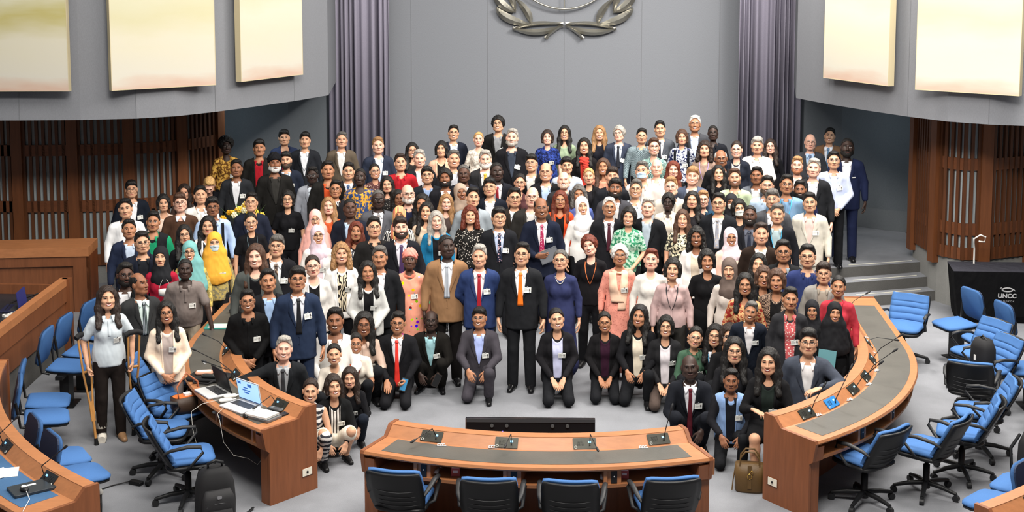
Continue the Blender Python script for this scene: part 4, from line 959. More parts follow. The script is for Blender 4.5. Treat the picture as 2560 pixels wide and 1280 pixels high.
# ------------------------------------------------------------------ hair
def hair_mesh(style, sx):
    lo = 1.10 if style in ('lo', 'lw', 'cl', 'br') else 1.40
    f = Field((-.17, -.16, lo), (.17, .2, 1.80), .0088); P = f.prim
    def face_open(w=.060, h=.078, zc=1.578, y=-.01, dep=.16):
        X = f.P((slice(None),) * 3); e = ((X[..., 0] / w) ** 2 + ((X[..., 2] - zc) / h) ** 2) ** .5 - 1
        cutd = np.maximum(e * .06, X[..., 1] - y); f.d = np.maximum(f.d, -cutd)
    def hairline(p0, p1, bulge=.0, skew=0.):
        # keep the part above the plane through p0 (forehead y,z) and p1 (nape y,z)
        (ya, za), (yb, zb) = p0, p1; n = np.array([0, zb - za, -(yb - ya)]); n /= np.linalg.norm(n); n = n if n[2] < 0 else -n
        X = f.P((slice(None),) * 3); f.d = np.maximum(f.d, X @ n - n @ np.array([0, ya, za]) + skew * X[..., 0] + .0035 * np.sin(X[..., 0] * 170 + 1) * np.sin(X[..., 1] * 60) + bulge * (1 - np.abs(X[..., 0]) / .07))
    def wob(a, k):
        X = f.P((slice(None),) * 3); f.d = f.d + a * (np.sin(X[..., 0] * k + 1) * np.sin(X[..., 1] * k * 1.1 + 2) * np.sin(X[..., 2] * k * .9))
    cap = lambda t, up=0: P(('e', (0, .02, 1.632 + up), (.076 + t, .096 + t, .093 + t)), .01)
    if style == 'sh':
        cap(.008, .004); P(('e', (.004, -.010, 1.706), (.066, .070, .028)), .02); wob(.003, 95); wob(.0025, 190); hairline((-.088, 1.693), (.06, 1.552), .006); face_open(.068, .080, 1.605, -.035)
    elif style == 'bz':
        cap(.004); wob(.0015, 150); hairline((-.082, 1.696), (.07, 1.565)); face_open(.074, .085, 1.60, -.03)
    elif style == 'sp':
        cap(.009, .005); P(('e', (.010, -.020, 1.702), (.066, .068, .033)), .02); P(('c', (-.045, -.060, 1.697), (.055, -.064, 1.674), .016, .018, 1.), .02); wob(.004, 75); wob(.003, 170)
        hairline((-.105, 1.678), (.07, 1.548), 0., .25); face_open(.068, .074, 1.594, -.035)
    elif style == 'bf':
        cap(.006); wob(.0015, 150); hairline((-.05, 1.650), (.07, 1.55)); X = f.P((slice(None),) * 3); f.d = np.maximum(f.d, -(np.maximum(np.abs(X[..., 0]) - .062, X[..., 1] - .07))); f.d = np.maximum(f.d, X[..., 2] - 1.69); face_open(.072, .09, 1.60, -.03)
    elif style in ('bu',):
        cap(.008, .002); P(('e', (0, .115, 1.64), (.04, .035, .04)), .015); wob(.002, 120); hairline((-.086, 1.692), (.08, 1.535), .004); face_open(.068, .083, 1.604, -.035)
    elif style == 'bo':
        cap(.016, .004); P(('e', (0, .030, 1.595), (.104, .092, .105)), .03)
        for s in (-1, 1): P(('c', (s * .076, -.012, 1.63), (s * .080, -.02, 1.53), .024, .022, 1.2), .03)
        f.cut((0, 0, -1), -1.495); wob(.004, 70); wob(.0025, 160); face_open(.061, .088, 1.590, 0.)
    elif style in ('lo', 'lw'):
        cap(.014, .003); P(('c', (0, .055, 1.62), (0, .07, 1.30), .085, .085, .75), .03)
        for s in (-1, 1): P(('c', (s * .072, -.002, 1.64), (s * .080, .0, 1.50), .024, .032, 1.), .04); P(('c', (s * .080, .0, 1.50), (s * .098, -.068, 1.31), .036, .030, .55), .05)
        if style == 'lw': wob(.009, 42); wob(.003, 120)
        else: wob(.004, 60); wob(.0025, 150)
        face_open(.060, .093, 1.592, 0.0)
        f.cut((0, 0, -1), -1.27)
    elif style in ('cu', 'cl', 'af', 'br'):
        if style == 'af': P(('e', (0, .02, 1.65), (.118, .122, .112)), .01)
        else: cap(.017, .006); P(('e', (0, .03, 1.62), (.100, .098, .09)), .03)
        if style == 'cl':
            for s in (-1, 1): P(('c', (s * .080, 0, 1.62), (s * .098, -.015, 1.44), .030, .036, 1.1), .03)
            P(('c', (0, .06, 1.6), (0, .07, 1.43), .08, .085, .8), .03)
        if style == 'br': P(('c', (0, .07, 1.6), (0, .075, 1.45), .07, .05, .8), .03)
        wob(.009 if style != 'br' else .006, 105 if style != 'br' else 120); wob(.004, 190); face_open(.064, .085, 1.592, -.015 if sx == 'm' else 0.)
        if style == 'cu': f.cut((0, 0, -1), -1.52)
    return f.mesh()
_H = {}
def hair(style, sx):
    if (style, sx) not in _H:
        V, Q = hair_mesh(style, sx); me = np_mesh('hair', V, Q); me.materials.append(None); _H[(style, sx)] = me
    return _H[(style, sx)]
def beard_mesh():
    f = Field((-.1, -.14, 1.44), (.1, .06, 1.63), .0068); j = 1.
    f.prim(('e', (0, -.022, 1.578), (.070, .075, .086)), .02); f.prim(('e', (0, -.062, 1.515), (.034, .034, .032)), .03)
    for s in (-1, 1): f.prim(('c', (s * .054, -.01, 1.535), (s * .022, -.062, 1.510), .029, .026, 1.0), .025)
    f.prim(('c', (-.02, -.086, 1.552), (.02, -.086, 1.552), .012, .012, 1.), .01)
    X = f.P((slice(None),) * 3); y, z = X[..., 1], X[..., 2]
    f.d = np.maximum(f.d, z - (1.60 - (.02 - y).clip(0, .1) * .45)); f.d = np.maximum(f.d, y - .02)
    f.d = np.maximum(f.d, -(((X[..., 0] / .027) ** 2 + ((z - 1.539) / .0095) ** 2) ** .5 - 1) * .012)
    f.d = np.maximum(f.d, -(((X[..., 0] / .030) ** 2 + ((z - 1.585) / .028) ** 2) ** .5 - 1) * .03)
    return f.mesh()
# ------------------------------------------------------------------ hands (wrist at origin, fingers to -z, palm faces -y, thumb at +x)
def hand_mesh(kind):
    f = Field((-.07, -.10, -.22), (.08, .06, .05), .0052); P = f.prim
    P(('c', (0, 0, .045), (0, 0, -.012), .024, .024, .8), .01); P(('c', (-.018, 0, -.03), (-.020, -.003, -.085), .021, .021, .62), .018); P(('c', (.016, 0, -.03), (.018, -.003, -.088), .021, .020, .62), .018)
    cu = {'relax': .42, 'flat': .10, 'fist': 1.25}[kind]
    for i, (x, L, dz) in enumerate(((.031, .070, -.088), (.0105, .079, -.092), (-.0105, .073, -.090), (-.031, .058, -.082))):
        p = np.array([x, -.003, dz]); a = 0; sp = (x * .9 if kind != 'fist' else 0)
        for k, fr in enumerate((.42, .32, .26)):
            a += cu * (.75 + .12 * i + (.3 if k else 0)) * (.62 if k == 0 else .9); l = L * fr
            q = p + np.array([sp * l * 2, -math.sin(a) * l, -math.cos(a) * l]); P(('c', tuple(p), tuple(q), .0098 - .0012 * k, .0090 - .0012 * k, 1.), .003); p = q
    t = np.array([.026, -.008, -.026]); u = np.array([.052, -.026, -.062]) if kind != 'fist' else np.array([.042, -.034, -.06]); v = u + (np.array([.006, -.016, -.030]) if kind != 'fist' else np.array([-.026, -.012, -.014]))
    P(('c', tuple(t), tuple(u), .014, .0115, 1.), .012); P(('c', tuple(u), tuple(v), .011, .009, 1.), .003)
    V, Q = f.mesh(); V, Q, T, _ = rm_verts(V, Q, np.zeros((0, 3), int), V[:, 2] > .032); return V, Q
HANDS = {k: hand_mesh(k) for k in ('relax', 'flat', 'fist')}
def frame_from(dirn, palm):
    z = -np.array(dirn, float); z /= np.linalg.norm(z); y = -np.array(palm, float); y = y - z * (y @ z); y /= np.linalg.norm(y); x = np.cross(y, z); return np.stack([x, y, z], 1)

# ------------------------------------------------------------------ poses (metres for a 1.72 m figure; torso frame origin = pelvis)
def mir(p): return (-p[0], p[1], p[2])
ARMS = {  # elbow, wrist, hand direction, palm normal, hand kind for the +x arm (torso frame)
    'down': ((.245, .03, .185), (.262, -.045, -.06), (0.02, -.22, -1), (-1, 0, 0.1), 'relax'),
    'hang': ((.265, .02, .19), (.30, -.06, -.05), (0.05, -.22, -1), (-1, .2, 0.), 'relax'),
    'clasp': ((.25, .0, .165), (.075, -.185, -.02), (-.75, -.25, -.65), (-.2, .9, -.3), 'relax'),
    'cross': ((.25, -.05, .185), (-.02, -.185, .235), (-.95, .05, .2), (0, 1, 0), 'relax'),
    'back': ((.255, .07, .19), (.10, .165, -.01), (-.8, .1, -.5), (0, 1, 0), 'relax'),
    'lap': ((.245, -.03, .19), (.085, -.255, .02), (-.35, -.6, -.55), (-.2, -.3, -1), 'flat'),
    'knees': ((.235, -.12, .20), (.125, -.33, .13), (-.35, -.55, -.75), (-.3, .5, -.6), 'relax'),
    'hold': ((.25, -.02, .18), (.09, -.20, .10), (-.9, -.15, .05), (-.1, .9, .3), 'relax'),
    'press': ((.27, -.12, .20), (.33, -.27, -.06), (.05, -.75, -.5), (0, -.4, -1), 'flat'),
    'ledge': ((.33, -.10, .30), (.13, -.30, .33), (-.85, -.5, -.1), (0, -.1, -1), 'relax'),
    'crutch': ((.29, .05, .20), (.265, -.09, -.03), (-.1, -.3, -1), (-1, 0, 0), 'fist'),
    'ledge2': ((.44, -.08, .34), (.23, -.33, .37), (-.85, -.5, -.1), (0, -.1, -1), 'relax'),
    'perch': ((.26, -.10, .19), (.15, -.30, .29), (-.8, -.45, -.1), (0, -.1, -1), 'relax'),
    'phone': ((.245, -.03, .19), (.13, -.25, .03), (-.5, -.75, -.3), (-.7, -.3, .3), 'fist'),
    'open': ((.25, -.03, .20), (.115, -.25, .03), (-.1, -.8, -.55), (0, -.3, -1), 'flat'),
}
def legs(kind):
    """hip, knee, ankle, foot direction for the +x and -x leg"""
    S = [((.088, 0, .90), (.095, -.012, .49), (.105, .02, .085), (.12, -1, 0)), ((-.088, 0, .90), (-.095, -.012, .49), (-.105, .02, .085), (-.12, -1, 0))]
    if kind in ('kneel2',): S = [((s * .088, .10, .29), (s * .125, -.28, .085), (s * .10, .14, .075), (0, .9, -.45)) for s in (1, -1)]
    if kind == 'kneel1': S = [((.088, .09, .31), (.15, -.30, .40), (.135, -.20, .085), (.1, -1, 0)), ((-.088, .09, .31), (-.13, -.27, .085), (-.11, .15, .08), (0, .9, -.45))]
    if kind == 'squat': S = [((s * .088, .06, .22), (s * .165, -.30, .44), (s * .13, -.05, .085), (s * .25, -1, 0)) for s in (1, -1)]
    if kind == 'perch': S = [((.088, .06, .47), (.10, -.30, .50), (.06, -.22, .085), (.0, -1, 0)), ((-.088, .06, .47), (-.10, -.32, .48), (-.09, -.30, .085), (-.1, -1, 0))]
    if kind == 'tall': S = [((.088, .02, .47), (.12, -.06, .085), (.11, .33, .08), (0, .9, -.45)), ((-.088, .02, .47), (-.12, -.06, .085), (-.11, .33, .08), (0, .9, -.45))]
    return S
POSES = {  # legs, pelvis, lean deg, (+x arm, -x arm)
    'stand': ('stand', (0, 0, .93), 0, ('down', 'down')), 'clasp': ('stand', (0, 0, .93), 0, ('clasp', 'clasp')), 'cross': ('stand', (0, 0, .93), 0, ('cross', 'cross')),
    'back': ('stand', (0, 0, .93), 0, ('back', 'back')), 'hold': ('stand', (0, 0, .93), 0, ('down', 'hold')), 'crutch': ('stand', (0, 0, .93), 0, ('crutch', 'crutch')),
    'leanR': ('stand', (0, 0, .93), 12, ('press', 'down')), 'kneel2': ('kneel2', (0, .11, .33), 5, ('lap', 'lap')), 'kneel2o': ('kneel2', (0, .11, .33), 5, ('phone', 'open')),
    'kneel1': ('kneel1', (0, .10, .34), 6, ('knees', 'knees')), 'squat': ('squat', (0, .08, .25), 12, ('knees', 'knees')),
    'leanL': ('tall', (0, .02, .50), 8, ('down', 'ledge2')), 'leanR2': ('tall', (0, .02, .50), 8, ('ledge', 'down')), 'perch': ('perch', (0, .07, .50), 6, ('perch', 'perch')),
}
def torso(sx, hv, g, body=False):
    e = .03 if hv else 0.
    c = lambda a, b, r1, r2, ys: ('c', a, b, r1 + g, r2 + g, ys)
    if sx == 'm':
        L = [c((0, .01, -.04), (0, .008, .06), .155 + e * .7, .152 + e, .70), c((0, .005, .06), (0, 0, .20), .150 + e, .148 + e, .70), c((0, 0, .20), (0, .005, .36), .148 + e, .158 + e * .5, .66),
             c((-.135 - e * .3, .012, .425), (.135 + e * .3, .012, .425), .056, .056, .95), c((0, .015, .43), (0, .02, .53), .076, .046, .85)]
        if hv: L.append(('e', (0, -.075, .10), (.13 + g, .085 + g, .14 + g)))
    else:
        L = [c((0, .012, -.06), (0, .01, .04), .158 + e, .152 + e, .72), c((0, .01, .04), (0, .005, .17), .142 + e, .122 + e, .70), c((0, .005, .17), (0, .008, .34), .124 + e, .138 + e * .6, .66),
             c((-.115, .012, .425), (.115, .012, .425), .048, .048, .95), c((0, .015, .44), (0, .02, .52), .070, .042, .85)]
        for s in (-1, 1): L.append(('e', (s * .062, -.062, .290), (.060 + g * .6, .052 + g * .6, .066 + g * .6)))
        if hv: L.append(('e', (0, -.065, .10), (.12 + g, .07 + g, .12 + g)))
    return L
def skel(pose, sx, lean):
    lk, pv, ln, ar = POSES[pose]; ln += lean
    Rm = rotx(R(ln)); T = np.array(pv, float)   # +lean tips the chest towards -y
    sw = .172 if sx == 'm' else .148; out = []
    for s, a in ((1, ar[0]), (-1, ar[1])):
        E_, W_, D_, N_, K = ARMS[a]; f = lambda p: Rm @ np.array((p[0] * s * (1 if sx == 'm' else .90), p[1], p[2])) + T
        n = lambda p: Rm @ np.array((p[0] * s, p[1], p[2]))
        if a == 'cross' and s < 0: W_ = (W_[0], W_[1] - .03, W_[2] - .05)
        if a == 'clasp' and s < 0: W_ = (W_[0], W_[1] - .02, W_[2] + .012)
        out.append((f((sw / (1 if sx == 'm' else .9), .012, .415)), f(E_), f(W_), n(D_), n(N_), K, s))
    return (Rm, T), out, legs(lk)
def fr(prims, F): return [p + (F,) for p in prims]
def bounds(sk, pad=.12):
    F, A, L = sk; P = [F[0] @ np.array(p) + F[1] for p in ((-.2, -.14, -.1), (.2, .12, -.1), (-.2, -.14, .55), (.2, .12, .55))]
    for a in A: P += [a[0], a[1], a[2]]
    for l in L: P += [np.array(q) for q in l[:3]]
    P = np.array(P); lo = P.min(0) - pad; hi = P.max(0) + pad; lo[2] = max(lo[2], -.02); return lo, hi
_T = {}
def body_template(pose, sx, hv, lean, smile, wide, fine):
    key = (pose, sx, hv, lean, smile, wide, fine)
    if key in _T: return _T[key]
    k0 = ('raw', pose, sx, hv, lean, fine)
    if k0 not in _T:
        sk = skel(pose, sx, lean); F, A, L = sk; lo, hi = bounds(sk); f = Field(lo, hi, .0145 if fine else .021); sc = 1 if sx == 'm' else .88
        for p in fr(torso(sx, hv, -.012), F): f.prim(p, .03)
        f.prim(('c', (0, .02, .42), (0, .02, .56), .054 if sx == 'm' else .047, .052 if sx == 'm' else .045, 1., F), .03)
        for a in A:
            f.prim(('c', tuple(a[0]), tuple(a[1]), .050 * sc, .038 * sc, 1.), .025); f.prim(('c', tuple(a[1]), tuple(a[2]), .039 * sc, .027 * sc, 1.), .012)
        for l in L:
            f.prim(('c', l[0], l[1], .082, .053, 1.), .03); f.prim(('c', l[1], l[2], .054, .036, 1.), .02); m = (np.array(l[1]) * .7 + np.array(l[2]) * .3); f.prim(('e', tuple(m + [0, .012, 0]), (.05, .052, .08)), .03)
            t = np.array(l[2]) + np.array(l[3]) / np.linalg.norm(l[3]) * .09 + [0, 0, -.058 if l[3][2] == 0 else 0]; f.prim(('c', l[2], tuple(t), .030, .020, 1.), .012)
        V, Q = f.mesh(); loc = (V - F[1]) @ F[0]
        dead = (loc[:, 2] > .512) & (np.abs(loc[:, 0]) < .1) & (np.abs(loc[:, 1]) < .14)
        for a in A:
            d = a[3] / np.linalg.norm(a[3]); w = V - a[2]; dead |= ((w @ d) > -.012) & (np.linalg.norm(w, axis=1) < .075)
        V, Q, T, _ = rm_verts(V, Q, np.zeros((0, 3), int), dead)
        for a in A:
            hv_, hq = HANDS[a[5]]; d = a[3] / np.linalg.norm(a[3]); M = frame_from(d, a[4]); h = hv_ * [1. if a[6] > 0 else -1., 1, 1] * (1 if sx == 'm' else .9)
            # thumb must point to the front/inside: +x of the hand frame times side
            if a[6] > 0: h = h * [-1, 1, 1] if (M[:, 0] @ (F[0] @ np.array([0, -1, 0])) < 0 and a[5] == 'relax' and abs(a[3][2]) > .8 * np.linalg.norm(a[3])) else h
            h = h @ M.T + a[2] + d * .024; o = len(V)
            before = loops(Q, T); q = hq if a[6] > 0 else hq[:, ::-1]
            V = np.concatenate([V, h]); Q = np.concatenate([Q, q + o]); lps = loops(q + o, [])
            if lps and before:
                lh = max(lps, key=len); c = V[lh].mean(0); lb = min(before, key=lambda l: np.linalg.norm(V[l].mean(0) - c))
                if np.linalg.norm(V[lb].mean(0) - c) < .06: T = weld(V, Q, T, lb, lh)
        _T[k0] = (V, Q, T, sk)
    V, Q, T, sk = _T[k0]; F = sk[0]
    hV, hQ, S = HEAD[sx]; o = len(V); hstand = hV
    before = loops(Q, T); V2 = np.concatenate([V, (hV - [0, 0, .93]) @ F[0].T + F[1]]); Q2 = np.concatenate([Q, hQ + o])
    lh = max(loops(hQ + o, []), key=len); c = V2[lh].mean(0)
    if before:
        lb = min(before, key=lambda l: np.linalg.norm(V2[l].mean(0) - c)); T2 = weld(V2, Q2, T, lb, lh)
    else: T2 = T
    slots = [np.zeros(len(Q2), int)]; HV = [hV]
    for pv_, pq, sl in face_parts(sx, smile, wide):
        o2 = o + sum(len(x) for x in HV); HV.append(pv_); Q2 = np.concatenate([Q2, pq + o2]); slots.append(np.full(len(pq), sl))
    _T[key] = (V, np.concatenate(HV), Q2, T2, np.concatenate(slots), sk); return _T[key]
def sst(a, b, x): t = np.clip((x - a) / (b - a), 0, 1); return t * t * (3 - 2 * t)
GAR = {  # torso inflation, sleeve length, hem z, hem radius, neck, sleeve fatness
    'jacket': (.022, 1.0, -.17, .175, 'collar', .014), 'open': (.020, 1.0, -.13, .172, 'round', .013), 'shirt': (.010, 1.0, -.03, .160, 'collar', .010), 'polo': (.010, .50, -.06, .160, 'collar', .014),
    'top': (.007, 1.0, -.08, .160, 'round', .006), 'short': (.007, .48, -.08, .160, 'round', .012), 'vneck': (.008, 1.0, -.08, .160, 'v', .007), 'vshort': (.008, .50, -.08, .160, 'v', .012), 'bare': (.006, 0., -.06, .158, 'v', 0.),
    'dress': (.010, .95, -.06, .17, 'round', .012), 'vest': (.020, 0., -.08, .168, 'collar', 0.), 'robe': (.016, 1., -.06, .18, 'round', .020)}
def garment(kind, pose, sx, hv, lean):
    key = (kind, pose, sx, hv, lean)
    if key in _T: return _T[key]
    g, slv, hem, hr, neck, fat = GAR[kind]; sk = skel(pose, sx, lean); F, A, L = sk; lo, hi = bounds(sk); f = Field(lo, hi, .0142); sc = 1 if sx == 'm' else .88
    for p in fr(torso(sx, hv, g), F): f.prim(p, .035 if sx == 'm' else .05)
    e = .03 if hv else 0
    std = POSES[pose][0] == 'stand'
    if kind in ('dress', 'robe'):
        if std: f.prim(('c', (0, .01, -.05), (0, .01, -.62 if kind == 'dress' else -.55), hr + e, .235 if kind == 'dress' else .21, .85, F), .05)
        else: f.prim(('c', (0, .01, -.05), (0, -.08, -.10), hr + e, .19, .9, F), .05)
    else: f.prim(('c', (0, .01, hem + (0 if std else .07)), (0, .01, .05), hr + e + (g if kind in ('jacket', 'open') else 0), .15 + g + e, .72, F), .04)
    if slv:
        for a in A:
            S, E_, W_ = a[0], a[1], a[2]
            if slv < .9: f.prim(('c', tuple(S), tuple(S + (E_ - S) * (slv * 1.5)), (.052 + fat) * sc, (.047 + fat) * sc, 1.), .03)
            else:
                f.prim(('c', tuple(S), tuple(E_), (.053 + fat) * sc, (.043 + fat) * sc, 1.), .03); f.prim(('c', tuple(E_), tuple(E_ + (W_ - E_) * (.90 if kind != 'dress' else .8)), (.044 + fat) * sc, (.032 + fat * .8) * sc, 1.), .012)
    X = f.P((slice(None),) * 3); loc = (X - F[1]) @ F[0]
    f.d = np.maximum(f.d, -(loc[..., 2] - (hem - .02)) if kind not in ('dress', 'robe') else -(X[..., 2] - .09)) if std or kind not in ('dress', 'robe') else f.d
    if kind in ('dress', 'robe') and not std: f.d = np.maximum(f.d, .03 - X[..., 2])
    def carve(a, b, r): f.prim(('c', a, b, r, r, 1., F), .004, 's')
    if neck == 'collar':
        carve((0, -.075, .50), (0, .0, .56), .060); f.d = np.maximum(f.d, np.minimum(loc[..., 2] - (.470 + .12 * loc[..., 1]), .080 - np.abs(loc[..., 0])))
    elif neck == 'round': carve((0, -.06, .505), (0, .0, .57), .078)
    else: carve((0, -.06, .52), (0, 0, .57), .075); carve((0, -.13, .50), (0, -.17, .37), .045)
    V, Q = f.mesh(); _T[key] = (V, Q, sk); return _T[key]
def surf(sx, hv, g):
    k = ('surf', sx, hv, g)
    if k not in _T:
        xs = np.linspace(-.22, .22, 45); zs = np.linspace(-.25, .56, 82); P = torso(sx, hv, g); e = .03 if hv else 0
        P.append(('c', (0, .01, -.2), (0, .01, .05), .175 + e, .15 + g + e, .72)); _T[k] = Surf(xs, zs, march(P, xs, zs, .035 if sx == 'm' else .05))
    return _T[k]
def join(parts):
    V = np.concatenate([p[0] for p in parts]); o = np.cumsum([0] + [len(p[0]) for p in parts[:-1]]); return V, np.concatenate([p[1] + k for p, k in zip(parts, o)])
def legwear(kind, pose, sx, hv, lean):
    key = ('leg', kind, pose, sx, hv, lean)
    if key in _T: return _T[key]
    sk = skel(pose, sx, lean); F, A, L = sk; lo, hi = bounds(sk); f = Field(lo, hi, .0142); g = .009
    for p in fr(torso(sx, hv, .004)[:2], F): f.prim(p, .03)
    X = f.P((slice(None),) * 3); loc = (X - F[1]) @ F[0]; f.d = np.maximum(f.d, loc[..., 2] - .07)
    for l in L:
        h, k, a = (np.array(q) for q in l[:3])
        if kind == 'pants':
            e = k + (a - k) * (.95 if POSES[pose][0] != 'stand' else 1.06)
            f.prim(('c', tuple(h), tuple(k), .090, .068, 1.), .02); f.prim(('c', tuple(k), tuple(e), .070, .064 if sx == 'm' else .056, 1.), .012)
        else: f.prim(('c', tuple(h), tuple(h + (k - h) * .82), .10, .09, 1.), .09)
    f.d = np.maximum(f.d, .022 - X[..., 2])
    V, Q = f.mesh(); me = np_mesh('legwear', V, Q); me.materials.append(None); _T[key] = me; return me
def shoe_mesh():
    f = Field((-.06, -.21, -.02), (.06, .12, .13), .0085)
    f.prim(('c', (0, .045, .035), (0, -.05, .035), .040, .042, 1.), .02); f.prim(('c', (0, -.05, .03), (0, -.155, .018), .042, .034, 1.), .02); f.prim(('c', (0, .035, .03), (0, .02, .10), .042, .040, 1.), .02)
    f.cut((0, 0, -1), 0.0); f.cut((0, 0, 1), .095); V, Q = f.mesh(); me = np_mesh('shoe', V, Q); me.materials.append(None); return me
SHOE = shoe_mesh()
def scarf_head(style):
    k = ('hs', style)
    if k in _T: return _T[k]
    f = Field((-.24, -.22, .98 if style == 'long' else 1.22), (.24, .22, 1.78), .011); P = f.prim
    P(('e', (0, .02, 1.628), (.092, .112, .112)), .01); P(('e', (0, .0, 1.56), (.082, .100, .10)), .03); P(('c', (0, .01, 1.52), (0, .012, 1.40), .082, .098, .9), .03)
    if style == 'long': P(('c', (0, .012, 1.41), (0, -.005, 1.16), .165, .215, .72), .05)
    else: P(('c', (0, .012, 1.40), (0, -.01, 1.33), .125, .14, .8), .04)
    X = f.P((slice(None),) * 3); e = ((X[..., 0] / .0565) ** 2 + ((X[..., 2] - 1.580) / .074) ** 2) ** .5 - 1
    f.d = np.maximum(f.d, -np.maximum(e * .05, X[..., 1] + .02)); f.d = f.d + .0022 * np.sin(X[..., 2] * 42 + np.abs(X[..., 0]) * 55 + 9 * X[..., 1]) * np.sin(X[..., 0] * 30 + X[..., 2] * 12 + 1)
    if style == 'long': f.d = np.maximum(f.d, (1.05 + .25 * np.abs(X[..., 0])) - X[..., 2])
    _T[k] = f.mesh(); return _T[k]
def wrap_mesh(style):
    f = Field((-.16, -.16, 1.5), (.16, .22, 1.80), .0085)
    f.prim(('e', (0, .022, 1.655), (.095, .112, .098)), .01); f.prim(('c', (0, .11, 1.60), (.03, .14, 1.56), .04, .03, 1.), .03)
    X = f.P((slice(None),) * 3); f.d = f.d + .005 * np.sin(X[..., 2] * 130 + np.abs(X[..., 0]) * 160); n = np.array([0, .55, .83]); n = n / np.linalg.norm(n)
    f.cut(-n, -(n @ np.array([0, -.085, 1.655 if style == 'turban' else 1.650]))); V, Q = f.mesh(); me = np_mesh('wrap', V, Q); me.materials.append(None); return me
_GL = None
def glasses_mesh():
    b = MB()
    for s in (-1, 1):
        b.tube([(s * .0315 + .0225 * math.cos(a), -.108 + .004 * abs(math.cos(a)), 1.6045 + .0175 * math.sin(a)) for a in [2 * math.pi * k / 18 for k in range(19)]], .0019, 5, 0, False)
        b.tube([(s * .053, -.104, 1.609), (s * .072, -.085, 1.610), (s * .081, 0, 1.606)], .0018, 5)
    b.tube([(-.0095, -.109, 1.607), (0, -.111, 1.609), (.0095, -.109, 1.607)], .0018, 5)
    me = bpy.data.meshes.new('glasses'); me.from_pydata(b.v, [], b.f); me.materials.append(None); me.polygons.foreach_set('use_smooth', b.sm); return me
def badge_mesh():
    b = MB(); b.box(-.043, .043, -.002, .002, -.031, .031, 0); b.box(.016, .036, -.0032, -.002, -.006, .022, 1); b.ball((.026, -.0034, .010), (.006, .001, .0075), 2, 8); b.box(.018, .034, -.0036, -.0032, -.006, .0015, 2); b.box(.020, .034, -.0032, -.002, -.025, -.012, 2); b.box(.0235, .0305, -.0036, -.003, -.0215, -.0155, 0)
    for z, w in ((.020, .028), (.006, .05), (-.002, .044), (-.012, .036)): b.box(-.036, -.036 + w, -.003, -.002, z, z + .003, 3)
    b.box(-.007, .007, -.004, 0, .031, .045, 4)
    me = bpy.data.meshes.new('name_badge'); me.from_pydata(b.v, [], b.f)
    for x in (mat('e4e5e0', .35), mat('b9b4ae', .5), mat('2a2a2c', .5), mat('9c9c9a', .5), mat('b9bbbd', .3, '', metal=.6)): me.materials.append(x)
    me.polygons.foreach_set('material_index', b.m); return me
GLM = glasses_mesh(); BDM = badge_mesh(); WRAPM = {k: wrap_mesh(k) for k in ('turban', 'wrap')}; BEARD = beard_mesh(); BRM = np_mesh('beard', *BEARD); BRM.materials.append(None)
def obj_m(name, me, m, parent, M=None):
    o = bpy.data.objects.new(name, me); link(o, parent, M)
    o.material_slots[0].link = 'OBJECT'; o.material_slots[0].material = m; return o
def new_m(name, V, Q, m, parent):
    me = np_mesh(name, V, Q); me.materials.append(m); o = bpy.data.objects.new(name, me); return link(o, parent)
SKIN = {1: 'd9a892', 2: 'c8967a', 3: 'c59678', 4: 'a67456', 5: '85583f', 6: '53382c', 7: '382822'}
LIP = {1: 'c07468', 2: 'ad665a', 3: 'b0665a', 4: '8d4f42', 5: '6f4034', 6: '5a3430', 7: '4a2b28'}
HAIRC = {'k': '171514', 'd': '2a1f1a', 'b': '463024', 'l': '8f6b47', 'y': 'b58f5a', 'r': '5f2a1c', 'g': '97928b', 'w': 'd0ccc6', 's': '54514e'}
KIND = {'J': 'jacket', 'O': 'open', 'S': 'shirt', 'P': 'polo', 'T': 'top', 'U': 'short', 'V': 'vneck', 'W': 'vshort', 'N': 'bare', 'D': 'dress'}
PARTN = {'J': 'jacket', 'O': 'jacket', 'S': 'shirt', 'P': 'polo_shirt', 'T': 'top', 'U': 'top', 'V': 'blouse', 'W': 'blouse', 'N': 'top', 'D': 'dress'}
def cloth(c):
    q = c.split('~'); l_ = lin(q[0])
    if max(l_[:3]) < .05: q[0] = ''.join('%02x' % int(int(q[0][i:i + 2], 16) * .78) for i in (0, 2, 4))
    return mat(q[0], .9, 'cloth', (q[1], q[2]) if len(q) > 1 else None, spec=.12)
